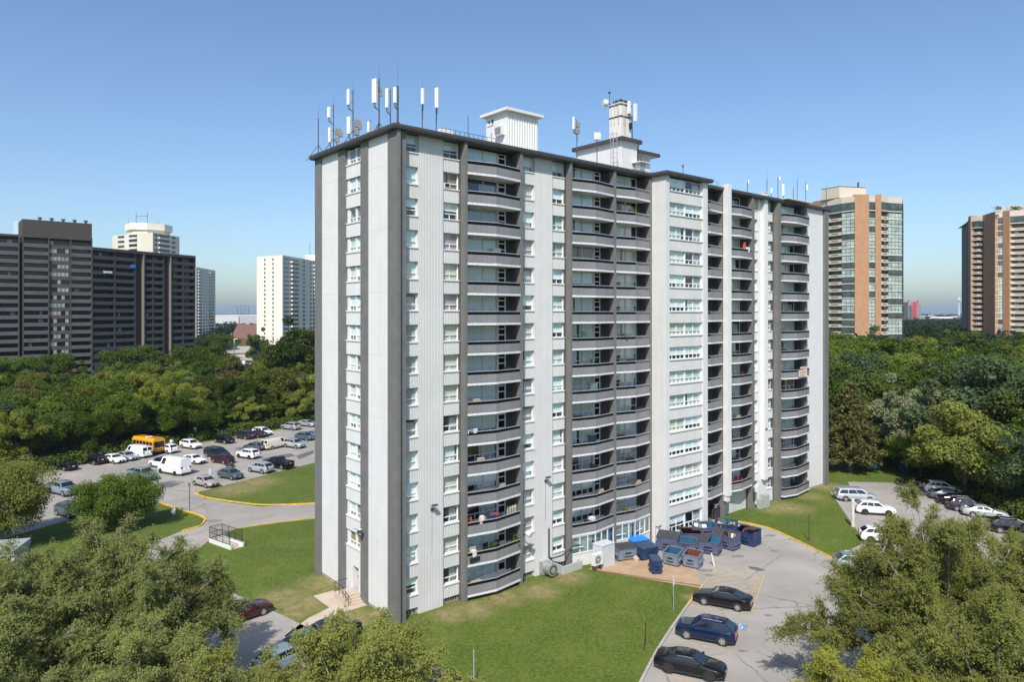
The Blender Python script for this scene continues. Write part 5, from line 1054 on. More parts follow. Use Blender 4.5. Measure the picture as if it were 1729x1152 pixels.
# ------------------------------------------------------------------ towers in the distance
class Tow:
    def __init__(s, name, label, base): s.base = Vector((base[0], base[1])); s.t = thing(name, label, 'apartment building', (base[0], base[1], 0)); s.sp = {}
    def frame(s, P0, P1): s.P0 = Vector(P0) - s.base; d = Vector(P1) - Vector(P0); s.L = d.length; s.d = d.normalized(); s.n = Vector((s.d.y, -s.d.x)); return s.L
    def box(s, mb, a0, a1, b0, b1, z0, z1, m):
        q = [s.P0 + s.d * a + s.n * b for a, b in ((a0, b0), (a1, b0), (a1, b1), (a0, b1))]; mb.prism([tuple(p) for p in q][::-1], z0, z1, m)
    def part(s, name, a0, a1, b0, b1, z0, z1, m, cap=100):
        sp = s.sp.setdefault(name, Split(s.t, name, cap)); mb = sp.mb(); s.box(mb, a0, a1, b0, b1, z0, z1, m); sp.done(mb)
    def multi(s, name, boxes, cap=100):
        sp = s.sp.setdefault(name, Split(s.t, name, cap)); mb = sp.mb()
        for b in boxes: s.box(mb, *b)
        sp.done(mb)
    def solid(s, name, pts, z0, z1, m, mtop=None): c = MB(); c.prism([tuple(Vector(p) - s.base) for p in pts], z0, z1, m, mtop); return c.build(name, s.t)
    def finish(s):
        for sp in s.sp.values(): sp.finish()
rt = random.Random(21)
dkb = mat('dark_brick', (.060, .050, .047), .9, var=.2); dkp = mat('dark_parapet', (.088, .080, .078), .8, var=.15, scale=.3); dkw = mat('far_dark_glass', (.012, .014, .018), .12, var=.3); pale_blind = mat('far_pale_blind', (.26, .27, .27), .4, var=.3, scale=.4); brb = mat('brown_spandrel', (.075, .055, .05), .85)
A0, A1 = Vector((-163.7, 237)), Vector((-148.4, 250)); d_ = (A1 - A0).normalized(); L0 = A0 - d_ * 26; wd = Vector((.424, .906)); W1 = A1 + wd * 44; nb = Vector((-d_.y, d_.x)); nw = Vector((-wd.y, wd.x))
T = Tow('dark_tower', 'dark brown apartment block with stacked balconies and a taller centre', A0)
def balcony_bays(T, edges, floors, top, fh, depth=1.5, pm=dkp, wm=dkw, ph=1.05, wall=None, lit=.25, cap=100, name='balcony'):
    for r in range(floors):
        z = top - fh * (r + 1)
        for a, b in zip(edges, edges[1:]):
            T.multi(name, [(a + .15, b - .15, -.2, 0, z - .2, z + ph, pm), (a + .15, b - .15, -depth, -.2, z - .2, z, pm)], cap)
            T.part('window', a + .25, b - .25, -depth - .1, -depth, z + .1, z + fh - .35, wm)
            if rt.random() < lit: x = rt.uniform(a + .4, b - 1.8); T.part('window', x, x + rt.uniform(.6, 1.5), -depth, -depth + .03, z + .6, z + fh - .4, pale_blind)  # some windows get a pale blind, at random
def shell(T, P0, P1, nb, deep, depth, z0, z1, m, edges, top=None):
    P0, P1 = Vector(P0), Vector(P1); T.solid('wall', [P0 + nb * (depth + .12), P0 + nb * deep, P1 + nb * deep, P1 + nb * (depth + .12)][::-1], z0, z1, m)
    T.frame(P0, P1)
    for e in edges: T.part('pier', e - .18, e + .18, -depth - .12, .05, z0, z1, m)
# left block
T.frame(L0, A0 - d_ * 1.2); shell(T, L0, A0 - d_ * 1.2, nb, 18, 1.6, 0, 50.6, dkb, [0, 8.2, 16.5, T.L]); balcony_bays(T, [0, 8.2, 16.5, T.L], 18, 50.0, 2.68)
T.solid('roof', [L0 - nb * .1, L0 + nb * 18, A0 + nb * 18 - d_ * 1.2, A0 - nb * .1 - d_ * 1.2][::-1], 50.6, 51.3, dkb)
# centre block
L = T.frame(A0, A1); e = [0, L * .36, L * .68, L]
shell(T, A0, A1, nb, 18, 1.6, 0, 51.5, dkb, [0, e[1], e[2], L]); T.solid('penthouse', [A0 - nb * .12 - d_ * .2, A0 + nb * 14 - d_ * .2, A1 + nb * 14, A1 - nb * .12][::-1], 50.6, 56.6, dkb)
T.frame(A0, A1); balcony_bays(T, [e[0], e[1]], 18, 50.2, 2.68); balcony_bays(T, [e[2], e[3]], 18, 50.2, 2.68)
for r in range(18):
    z = 50.2 - 2.68 * (r + 1); T.multi('spandrel', [(e[1] + .2, e[2] - .2, -1.5, -.55, z - .3, z + .9, brb), (e[1] + .2, e[2] - .2, -1.5, -.7, z + .9, z + 2.38, dkw)])
    for i in range(5):
        if rt.random() < .55: a = e[1] + .3 + i * (e[2] - e[1] - .6) / 5; T.part('window', a, a + .95, -.7, -.64, z + .95, z + 2.3, pale_blind)
c = MB()
for i in range(5): x = T.P0 + T.d * (T.L * (.25 + .17 * i)) - T.n * 3; c.box(x.x - .3, x.x + .3, x.y - .3, x.y + .3, 56.6, 57.3 + .5 * (i % 2), dmetal); c.box(x.x - .5, x.x + .5, x.y - .4, x.y + .4, 57.4, 57.9, dkb)
c.build('roof_vent', T.t)
x = at_d(35, 400, 246); c = MB(); c.box(x.x - 2.5 - T.base.x, x.x + 3 - T.base.x, 246 - T.base.y, 250 - T.base.y, 50.5, 57, mat('pale_glass_block', (.42, .52, .6), .2)); c.build('stair_head', T.t)
# right wing
L = T.frame(A1, W1); e = [0, L * .20, L * .385, L * .40, L * .47, L * .56, L * .665, L * .70, L * .74, L * .87, L]
shell(T, A1, W1, nw, 16, 1.7, 0, 47.6, dkb, [.2, e[1], e[2], e[4], e[5], e[6], e[8], e[9], L]); T.solid('roof', [A1 - nw * .3, A1 + nw * 16, W1 + nw * 16, W1 - nw * .3][::-1], 47.3, 48.4, dkb)
T.frame(A1, W1); fhw = 2.72
for seg in ((.2, e[1], e[2]), (e[4], e[5], e[6]), (e[8], e[9], L)): balcony_bays(T, list(seg), 17, 47.2, fhw, 1.6, pm=mat('dark_grey_parapet', (.062, .060, .064), .8), lit=.12)
lp = mat('pale_brown_pier', (.20, .16, .13), .8)
for k in (4, 8): T.part('pier', e[k] - .5, e[k] - .1, -1.8, .35, 0, 47.4, lp)
bb = [(.30, 2, (.02, .16, .42), 1.2), (.12, 3, (.7, .72, .74), 2.0)]
T.part('awning', L * .345, L * .385, -.2, .2, 41.9, 43.1, mat('blue_tarp', (.02, .2, .6), .6)); T.part('awning', L * .10, L * .17, -.3, .3, 39.4, 40.2, junk[0])
T.finish()
cream = mat('cream_concrete', (.62, .57, .47), .85, var=.05, scale=.2); creamw = mat('pale_concrete', (.72, .68, .60), .85, var=.04); fdk = mat('far_window_dark', (.035, .045, .055), .15, var=.4, scale=.3); fbl = mat('far_window_blue', (.10, .16, .21), .1, var=.5, scale=.25)
# cream tower behind the dark one
C0 = at_d(190, 400, 408); C1 = at_d(258, 400, 392); C2 = at_d(303, 400, 415)
T = Tow('cream_tower', 'cream tower with an octagonal crown rising behind the dark block', (C0.x, C0.y)); P = [Vector((p.x, p.y)) for p in (C0, C1, C2)]
back = P[2].normalized() * 24; T.solid('wall', [P[0], P[1], P[2], P[2] + back, P[0] + back], 0, 69.5, cream)
for a, b, cols in ((P[0], P[1], ((.14, .30, 'w'), (.42, .70 - .08, 'b'),)), (P[1], P[2], ((.06, .16, 'n'), (.2, .62, 'b'), (.70, .84, 'w')))):
    L = T.frame(a, b)
    for r in range(14):
        z = 69.5 - 2.75 * (r + 1)
        for u0, u1, k in cols:
            if k == 'b': T.multi('balcony', [(u0 * L, u1 * L, 0, .06, z + .9, z + 2.3, fdk), (u0 * L, u1 * L, 0, .9, z - .2, z + .75, creamw)])
            else: T.part('window', u0 * L, u1 * L, 0, .05, z + .9, z + 2.2, fdk)
cc = (P[1] + P[2] + P[0]) / 3 + back * .35; c = MB(); oc = lambda r_: [(cc.x + r_ * math.cos(math.pi * (i + .5) / 4) - T.base.x, cc.y + r_ * math.sin(math.pi * (i + .5) / 4) - T.base.y) for i in range(8)]
c.prism(oc(11.2), 69.5, 72.3, cream); c.prism(oc(12.4), 72.3, 76.0, creamw); c.build('crown', T.t)
c = MB(); o_ = cc - T.base
for dx in (-3.2, 3.2): c.tube((o_.x + dx, o_.y - 8, 76), (o_.x + dx, o_.y - 8, 82.5), .12, dmetal)
c.tube((o_.x - 3.2, o_.y - 8, 80), (o_.x + 3.2, o_.y - 8, 80.3), .12, dmetal)
for dx in (-9, 8): c.tube((o_.x + dx, o_.y - 5, 74), (o_.x + dx, o_.y - 5, 79), .06, dmetal)
c.build('antenna_frame', T.t); T.finish()
# white slab, thin slab
def slab_tower(name, label, ua, ub, uc, Ya, Yb, Yc, zt, floors, fh, winu, balc, extra=0):
    p = [at_d(u, 500, Y) for u, Y in ((ua, Ya), (ub, Yb), (uc, Yc))]; P = [Vector((q.x, q.y)) for q in p]; T = Tow(name, label, P[0]); bk = (P[2] - P[1]); T.solid('wall', [P[0], P[1], P[2], P[0] + bk], 0, zt, creamw)
    L = T.frame(P[0], P[1])
    for r in range(floors):
        z = zt - 1.2 - fh * (r + 1)
        for u in winu: T.part('window', u * L - .55, u * L + .55, 0, .05, z + .9, z + 2.2, fdk)
    L = T.frame(P[1], P[2])
    for r in range(floors):
        z = zt - 1.0 - fh * (r + 1)
        for u0, u1, k in balc:
            if k == 'b': T.multi('balcony', [(u0 * L, u1 * L, 0, .05, z + .1, z + 2.3, fdk), (u0 * L, u1 * L, .05, 1.5, z - .2, z + .9, creamw)])
            else: T.part('window', u0 * L, u1 * L, 0, .05, z + .9, z + 2.2, fbl if k == 'B' else fdk)
    T.finish(); return T, P, bk
T, P, bk = slab_tower('white_tower', 'tall white slab tower with two columns of small windows', 433.5, 477, 600, 432, 420, 540, 59.2, 22, 2.62, (.32, .64), ((.015, .075, 'B'), (.085, .18, 'b'), (.23, .26, 'w'), (.32, .34, 'w'), (.36, .45, 'b'), (.47, .50, 'B'), (.55, .64, 'b'), (.7, .75, 'w'), (.8, .9, 'b')))
c = MB(); q = P[1] + bk * .42 - T.base; c.box(q.x - 9, q.x + 9, q.y + 2, q.y + 14, 59.2, 63.5, creamw); c.tube((q.x - 6, q.y + 3, 63.5), (q.x - 6, q.y + 3, 72), .12, dmetal); c.build('penthouse', T.t)
slab_tower('thin_slab_tower', 'thin cream slab tower beside the dark block', 322, 331, 363.5, 600, 590, 640, 63.0, 23, 2.65, (), ((.05, .30, 'b'), (.36, .44, 'w'), (.50, .58, 'w'), (.64, .92, 'b')))
# curved brick towers on the right
orb = mat('orange_brick', (.40, .22, .122), .9, var=.10, scale=.5); tanp = mat('tan_parapet', (.58, .50, .40), .85, var=.05); fgl = mat('far_window_green', (.34, .44, .40), .08, var=.45, scale=.35); fgd = mat('far_window_dark_teal', (.07, .09, .09), .08, var=.5, scale=.3); mul = mat('dark_mullion', (.05, .05, .05), .6)
def brick_tower(name, label, segs, zt, floors, fh, back, pent=None):
    """segs: (u0, depth0, u1, depth1, kind) left to right"""
    pts = [at_d(segs[0][0], 500, segs[0][1])] + [at_d(s_[2], 500, s_[3]) for s_ in segs]; pts = [Vector((q.x, q.y)) for q in pts]; T = Tow(name, label, pts[0])
    cen = sum(pts, Vector((0, 0))) / len(pts) + Vector(back); inner = [p + (cen - p).normalized() * 1.9 for p in pts]
    T.solid('wall', inner + [inner[-1] + Vector(back), inner[0] + Vector(back)], 0, zt - .3, mat('recess_wall', (.16, .14, .12), .9))
    T.solid('roof', pts + [pts[-1] + Vector(back), pts[0] + Vector(back)], zt - .3, zt, tanp)
    for (u0, D0, u1, D1, k), p, q in zip(segs, pts, pts[1:]):
        L = T.frame(p, q)
        if k == 'brick': T.part('brick_pier', 0, L, -2.2, .25, 0, zt + .6, orb); continue
        if k == 'dark': T.part('brick_pier', 0, L, -2.2, .0, 0, zt - .5, dkb); continue
        T.part('parapet', 0, L, -2, .02, zt - 2.2, zt + .1, tanp)
        for r in range(floors):
            z = zt - 2.2 - fh * (r + 1) if r else zt - 2.2 - fh * 1.25
            z = zt - 2.2 - fh * (r + 1) - (.9 if r else .6)
            top = z + fh - .28 if r else z + fh + .55
            if k == 'balc' and r:
                T.multi('balcony', [(.1, L - .1, -.15, .05, z - .2, z + 1.0, tanp), (.1, L - .1, -1.9, -.15, z - .25, z, tanp), (L * .25, L * .75, .05, .09, z + .35, z + .62, mul)])
                T.part('window', .1, L - .1, -1.9, -1.85, z + .1, z + fh - .3, dkw)
                if rt.random() < .6: a = rt.uniform(.2, L * .6); T.part('window', a, a + L * .22, -1.84, -1.78, z + .5, z + fh - .4, fgl)
            else:
                m = fgl if (rt.random() < .62 and r) else fgd  # window tone picked at random, top storey always the darker one
                T.multi('window', [(.05, L - .05, -1.9, -.12, z + .3, top, m)] + [(.05 + (L - .1) * i / n - .05, .05 + (L - .1) * i / n + .05, -.12, -.06, z + .3, top, mul) for n in (max(2, round(L / 1.5)),) for i in range(n + 1)] + [(.05, L - .05, -.12, -.07, z + 1.1, z + 1.18, mul)])
                T.part('floor_band', 0, L, -2, .03, z - .05, z + .3, tanp)
    if pent: pent(T, pts)
    T.finish(); return T
def pent1(T, pts):
    c = MB(); q = [at_d(u, 330, Y) for u, Y in ((1387, 278), (1417, 271), (1462, 274), (1455, 290), (1390, 292))]; pl_ = [(p.x - T.base.x, p.y - T.base.y) for p in q]
    c.prism(pl_, 69.3, 73.4, tanp); ex = [(x * 1.0 - .0, y) for x, y in pl_]; c.prism(ex, 73.4, 73.7, mul); c.tube((pl_[2][0] - 2, pl_[2][1] + 2, 73.7), (pl_[2][0] - 2, pl_[2][1] + 2, 76), .35, mul); c.build('penthouse', T.t)
brick_tower('brick_tower', 'orange brick tower with tan balconies just right of the main tower', [(1352, 292, 1366, 286, 'win'), (1366, 286, 1385, 280, 'brick'), (1385, 280, 1398, 276, 'win'), (1398, 276, 1421, 270, 'balc'), (1421, 270, 1443, 266, 'win'), (1443, 265.5, 1467, 265.5, 'brick'), (1467, 266.5, 1478, 266.5, 'win'), (1478, 265.5, 1488, 265.5, 'brick'), (1488, 267, 1500, 268, 'balc'), (1500, 268, 1523.5, 270, 'win'), (1523.5, 270, 1525.5, 290, 'dark')], 69.0, 24, 2.72, (3, 26), pent1)
def pent2(T, pts):
    c = MB(); q = [at_d(u, 330, Y) for u, Y in ((1687, 325), (1745, 316), (1760, 335), (1700, 340))]; c.prism([(p.x - T.base.x, p.y - T.base.y) for p in q], 70.5, 74, mat('grey_penthouse', (.45, .45, .43), .8)); c.build('penthouse', T.t)
    c = MB(); r2 = random.Random(4)
    for i in range(260):
        p = at_d(r2.choice((1685, 1712, 1720)) + r2.gauss(0, 4), 350, 317); a = Vector((p.x - T.base.x, p.y - T.base.y, 71.2 + r2.random() * 1.5)); d = Vector((r2.gauss(0, 1), r2.gauss(0, 1), r2.gauss(0, 1))).normalized() * .4; e2 = d.orthogonal().normalized() * .25; c.add([a - d, a + e2, a + d, a - e2], [(0, 1, 2, 3)], MATS['leaf_mid'])
    c.build('roof_garden', T.t)
brick_tower('brick_tower', 'orange brick tower cut off by the right edge with a roof garden', [(1633, 352, 1636, 338, 'dark'), (1636, 338, 1640, 334, 'brick'), (1640, 334, 1653, 331, 'balc'), (1653, 331, 1660, 333, 'balc'), (1660, 324, 1681, 320, 'brick'), (1681, 321.5, 1693.5, 319, 'win'), (1693.5, 318, 1705, 316, 'brick'), (1705, 318, 1740, 312, 'balc'), (1740, 312, 1775, 312, 'balc')], 70.3, 26, 2.65, (12, 26), pent2)
# far: red tower, long white sheds, church, spire, small houses
def farbox(name, label, cat, u0, u1, vt, Y, deep, m, mt=None, fn=None):
    a, b = at_d(u0, vt, Y), at_d(u1, vt, Y); t = thing(name, label, cat, ((a.x + b.x) / 2, Y, 0)); hw = (b.x - a.x) / 2; c = MB(); c.box(-hw, hw, 0, deep, 0, a.z, m); c.box(-hw - .2, hw + .2, -.2, deep + .2, a.z, a.z + .4, mt or m); c.build('wall', t)
    if fn: fn(t, hw, a.z)
    return t
redp = mat('red_panel', (.50, .035, .04), .6); greyp = mat('far_grey_brown', (.22, .20, .20), .8)
def fr(t, hw, z):
    c = MB(); c.box(-hw * .22, hw * .32, -.6, 0, 0, z + 1.5, redp); c.build('red_panel', t)
    for s_ in (-1, 1): c = MB(); c.box(s_ * hw * .72 - hw * .16, s_ * hw * .72 + hw * .16, -.5, 3, z - 4, z + 4, mat('salmon', (.5, .2, .17), .8)); c.build('corner_cap', t)
    for i in range(9): c = MB(); c.box(-hw * .9, -hw * .3, -.3, 0, 3 + i * (z - 8) / 9, 5 + i * (z - 8) / 9, fdk); c.build('window', t)
farbox('red_tower', 'distant grey tower with a bright red central panel', 'tower block', 1533, 1555, 511, 1250, 20, greyp, None, fr)
farbox('far_block', 'pale pink block left of the distant red tower', 'building', 1524, 1531, 522, 1350, 30, mat('pinkish', (.45, .32, .28), .8))
def fsh(t, hw, z):
    c = MB(); c.box(-hw, hw * .2, -2, 0, z * .5, z * .95, mat('shed_wall', (.5, .5, .5), .8)); c.build('wall_panel', t)
farbox('long_shed', 'long white factory roof on the horizon left of the white tower', 'factory', 350, 440, 533, 900, 60, mat('shed_grey', (.36, .36, .38), .8), mat('shed_white', (.8, .8, .8), .6), fsh)
t = thing('church', 'church with a steep red brown roof beside the white tower', 'church', at_d(412, 560, 560).to_2d().to_3d()); rb_ = mat('red_brown_roof', (.155, .075, .062), .85); c = MB()
c.add([(-8, -8, 4), (26, -8, 4), (26, 12, 4), (-8, 12, 4), (-6, 2, 15.5), (26, 2, 15.5)], [(0, 1, 5, 4), (2, 3, 4, 5), (1, 2, 5), (3, 0, 4)], rb_); c.build('roof', t)
c = MB(); c.box(-7.5, 25, -7, 11, 0, 4, mat('church_wall', (.55, .48, .40), .9)); c.build('wall', t); c = MB(); c.box(-4, 26, -15, -8, 0, 5, rb_); c.build('porch', t); c = MB(); c.tube((-9, -2, 0), (-9, -2, 9), 3, mat('church_wall', (.55, .48, .40), .9), .1, 4); c.build('gable', t)
t = thing('spire', 'slender concrete spire on the right horizon', 'spire', at_d(1619, 525, 3000).to_2d().to_3d()); c = MB(); c.tube((0, 0, 0), (0, 0, 75), 5, mat('spire_grey', (.5, .52, .55), .8), 2.5); c.tube((0, 0, 75), (0, 0, 85), 9, mat('spire_grey', (.5, .52, .55), .8), 7, 12); c.tube((0, 0, 85), (0, 0, 118), 1.6, mat('spire_grey', (.5, .52, .55), .8), .4); c.build('shaft', t)
t = thing('pylon', 'grey lattice pylon on the left horizon', 'pylon', at_d(404, 527, 1500).to_2d().to_3d()); c = MB()
for dx in (-4, 4, 12, 20): c.tube((dx, 0, 0), (dx, 0, 38), .4, dmetal, n=4)
for z in (20, 29, 38): c.tube((-9, 0, z), (25, 0, z), .3, dmetal, n=4)
c.build('lattice', t)
for u, v0, h in ((378, 563, 15), (395.5, 587, 10)): t = thing('street_lamp', 'tall white lamp post ' + ('beside the distant sheds' if u < 380 else 'by the orange road works'), 'lamp post', at(u, 552 if u < 380 else 620)); c = MB(); c.tube((0, 0, 0), (0, 0, h + 3), .22, signw, .15); c.box(-.3, 1.5, -.2, .2, h + 2.8, h + 3.1, signw); c.build('pole', t)
sheet('far_road', pl((370, 585), (445, 585), (445, 610), (372, 606)), .05, mat('pale_road', (.42, .36, .30), .9)); sheet('far_car_park', pl((372, 574), (425, 572), (440, 580), (372, 582)), .06, asph)
for i, (u, v, cl, lab) in enumerate(((379, 577, 'slate', 'pale blue car left in the church car park'), (386, 577.5, 'silver', 'silver car in the church car park'), (397, 576.5, 'navy', 'dark car by the lamp in the church car park'), (408, 575.5, 'black', 'black car right in the church car park'), (414, 617, 'white', 'white van among trees before the white tower'))): vehicle('saloon' if i < 4 else 'van', lab, u, v, 10, cl, 'car' if i < 4 else 'van', group='cars by the church')
rh = random.Random(8); hm = [mat('house_a', (.42, .38, .34), .9), mat('house_b', (.55, .54, .52), .9), mat('house_c', (.30, .22, .18), .9), mat('house_d', (.65, .64, .62), .9)]
for i in range(46):
    u = rh.choice((rh.uniform(364, 433), rh.uniform(1524, 1632))); Y = rh.uniform(900, 3600); x = (u - CX) / F * Y; t = thing('far_house', 'low pale building on the far horizon, one of many', 'building', (x, Y, 0), rh.uniform(0, 3), 'low buildings on the far horizon'); w_, dp_, h_ = rh.uniform(6, 22), rh.uniform(6, 16), rh.uniform(5, 13); c = MB(); m = rh.choice(hm); c.box(-w_, w_, -dp_, dp_, 0, h_, m); c.add([(-w_ - .5, -dp_ - .5, h_), (w_ + .5, -dp_ - .5, h_), (w_ + .5, dp_ + .5, h_), (-w_ - .5, dp_ + .5, h_), (-w_ * .8, 0, h_ + 3), (w_ * .8, 0, h_ + 3)], [(0, 1, 5, 4), (2, 3, 4, 5), (1, 2, 5), (3, 0, 4)], rh.choice(hm)); c.build('walls', t)

# ------------------------------------------------------------------ trees
def quads(name, V, m):
    n = len(V) // 4; me = bpy.data.meshes.new(name); me.vertices.add(4 * n); me.vertices.foreach_set('co', V.astype(np.float32).ravel()); me.loops.add(4 * n); me.loops.foreach_set('vertex_index', np.arange(4 * n, dtype=np.int32)); me.polygons.add(n)
    me.polygons.foreach_set('loop_start', np.arange(0, 4 * n, 4, dtype=np.int32)); me.polygons.foreach_set('loop_total', np.full(n, 4, dtype=np.int32)); me.update(calc_edges=True); me.materials.append(m); return me
def unit(a): return a / np.maximum(np.linalg.norm(a, axis=1, keepdims=True), 1e-6)
def leafquads(P, Nn, T, size, asp, g):
    T = unit(T - Nn * np.sum(T * Nn, axis=1, keepdims=True)); Bt = np.cross(Nn, T); s = size * g.uniform(.65, 1.35, (len(P), 1)); a, b = T * s * .5, Bt * s * asp * .5
    return np.stack([P - a, P + b - a * .1, P + a, P - b - a * .1], 1).reshape(-1, 3)
def crown(g, R_, H, zc, nl, n, size, asp=.6, flat=.8, lob=(.28, .48), shell=.8, ragged=.15):
    """leaf faces gathered on many lobes spread through an uneven crown"""
    c = unit(g.normal(size=(nl, 3))); c[:, 2] = c[:, 2] * .9 + .12; rad = g.uniform(.35, 1, (nl, 1)) ** .6; ctr = c * rad * np.array([R_, R_, H]) * (1 + g.uniform(-ragged, ragged, (nl, 1))); ctr[:, 2] += zc
    lr = g.uniform(lob[0], lob[1], nl) * R_; k = g.choice(nl, n, p=lr ** 2 / np.sum(lr ** 2)); d = unit(g.normal(size=(n, 3)) + np.array([0, 0, .35])); rr = lr[k][:, None] * np.where(g.random((n, 1)) < shell, g.uniform(.68, 1.18, (n, 1)), g.uniform(.3, .9, (n, 1)))
    P = ctr[k] + d * rr * np.array([1, 1, flat]); Nn = unit(d * .55 + np.array([-.1, -.45, .75]) + g.normal(size=(n, 3)) * .6); return leafquads(P, Nn, g.normal(size=(n, 3)), size, asp, g), ctr, lr
def feathery(g, R_, H, zc, nl, twigs, per, size, asp=.42, droop=.5, lob=(.15, .29)):
    c = unit(g.normal(size=(nl, 3))); c[:, 2] = c[:, 2] * .85 + .15; rad = g.uniform(.3, 1, (nl, 1)) ** .55; ctr = c * rad * np.array([R_, R_, H]); ctr[:, 2] += zc; lr = g.uniform(*lob, nl) * R_
    k = g.choice(nl, twigs, p=lr ** 2 / np.sum(lr ** 2)); d = unit(g.normal(size=(twigs, 3)) + np.array([0, 0, .45])); st = ctr[k] + d * lr[k][:, None] * g.uniform(.45, .95, (twigs, 1)); dirr = unit(d + g.normal(size=(twigs, 3)) * .35 + np.array([0, 0, .25]))
    tl = g.uniform(.5, 1.15, (twigs, 1)); t = np.linspace(.05, 1, per)[None, :, None]; P = st[:, None, :] + dirr[:, None, :] * tl[:, None, :] * t + np.array([0, 0, -1]) * droop * (t ** 2) * tl[:, None, :]; P = P + g.normal(size=P.shape) * .05
    tang = dirr[:, None, :] + np.array([0, 0, -1]) * 2 * droop * t; sd = g.normal(size=P.shape); P = P.reshape(-1, 3); T = unit(tang.reshape(-1, 3) * .6 + sd.reshape(-1, 3) * .7); Nn = unit(np.repeat(d, per, 0) * .4 + np.array([-.1, -.5, .8]) + g.normal(size=P.shape) * .55); return leafquads(P, Nn, T, size, asp, g), ctr, lr
barkm = mat('bark', (.10, .085, .07), .95, var=.3, scale=3); barkl = mat('grey_bark', (.22, .20, .175), .95, var=.3, scale=4)
def trunk(g, h, r, ctr, m, nb, forks=0):
    c = MB(); c.tube((0, 0, -.1), (0, 0, h * .55), r, m, r * .75, 9); c.tube((0, 0, h * .55), (.1, .05, h), r * .75, m, r * .4, 8)
    for i in g.choice(len(ctr), min(nb, len(ctr)), replace=False):
        q = Vector(ctr[i]); z0 = min(h * g.uniform(.4, .95), max(.5, q.z - .5)); p0 = Vector((0, 0, z0)); md = p0.lerp(q, .5) + Vector((g.normal() * .2, g.normal() * .2, .15 * (q - p0).length)); c.tube(p0, md, r * .42, m, r * .25, 6); c.tube(md, q, r * .25, m, r * .07, 5)
    return c.mesh('trunk')
LM = dict(dark=leafmat('leaf_dark', (.088, .128, .026)), mid=MATS['leaf_mid'], yell=leafmat('leaf_yellow_green', (.205, .230, .040)), olive=leafmat('leaf_olive', (.165, .182, .042)), blue=leafmat('leaf_blue_green', (.105, .155, .075)), rust=leafmat('leaf_rust', (.150, .128, .050)), pale=leafmat('leaf_silver', (.26, .29, .18)), fresh=leafmat('leaf_fresh', (.150, .215, .032)),
          honey=leafmat('leaf_willow', (.235, .250, .070)), honeyd=leafmat('leaf_willow_dark', (.200, .222, .080)), gold=leafmat('leaf_gold_green', (.25, .255, .045)), pine=leafmat('leaf_pine', (.140, .132, .052)))
WORD = dict(dark='dark green', mid='mid green', yell='yellowish green', olive='olive green', blue='blue green', rust='rust tinged', pale='silvery', fresh='fresh green')
PROTO = []
for i, (R_, H, zc, nl, n, fl_) in enumerate(((4.2, 3.6, 6.0, 60, 24000, .8), (4.8, 3.3, 5.8, 70, 26000, .75), (3.6, 4.4, 6.2, 56, 24000, .85), (4.4, 3.9, 6.2, 48, 23000, .9), (5.0, 3.6, 6.0, 84, 28000, .7), (3.9, 3.9, 5.9, 52, 24000, .8))):
    g = np.random.default_rng(100 + i); V, ctr, lr = crown(g, R_, H, zc, nl, n, .30, .62, fl_, (.10, .34), .8, .34); PROTO.append((V, trunk(g, 5.2, .26, ctr, barkm, 9)))
CR = {}
def tree(name, label, x, y, h, form, tone, group=None, wide=1.0, cat='tree'):
    V, tk = PROTO[form]
    if form not in CR: CR[form] = quads('crown', V, LM[tone])
    t = thing(name, label, cat, (x, y, 0), rtree.uniform(0, 6.28), group); s = h / 10.0; t.scale = (s * wide, s * wide, s); link('trunk', tk, t); o = link('crown', CR[form], t); o.material_slots[0].link = 'OBJECT'; o.material_slots[0].material = LM[tone]; return t
rtree = random.Random(42)
SHAPE = ['round', 'broad', 'tall', 'lumpy', 'wide spreading', 'compact']
used = {}
def lab(tone, form, where):
    b = f"{WORD[tone]} {SHAPE[form]} tree {where}"; return b
def forest(rows, group, where):
    for (u0, u1, Y, step, h0, h1) in rows:
        x0, x1 = (u0 - CX) / F * Y, (u1 - CX) / F * Y; x = x0
        while x < x1:
            yy = Y + rtree.uniform(-.35, .35) * step; xx = x + rtree.uniform(-.25, .25) * step; u = CX + xx / yy * F; tone = rtree.choice(where[1]); form = rtree.randrange(6); place = next(w for lim, w in where[0] if u < lim); k = (tone, form, place)
            used[k] = used.get(k, 0) + 1
            dep = 'front rank' if Y < rows[0][2] * 1.2 else ('rear rank' if Y > rows[-1][2] * .85 else 'middle rank')
            tree('broadleaf_tree', f"{WORD[tone]} {SHAPE[form]} tree {place}, {dep}", xx, yy, rtree.uniform(h0, h1), form, tone, group, rtree.uniform(.9, 1.2)); x += step * rtree.uniform(.8, 1.2)
def front_y(u): return float(np.interp(u, [-120, 0, 60, 110, 330, 530, 640], [95, 108, 112, 116, 139, 162, 176]))
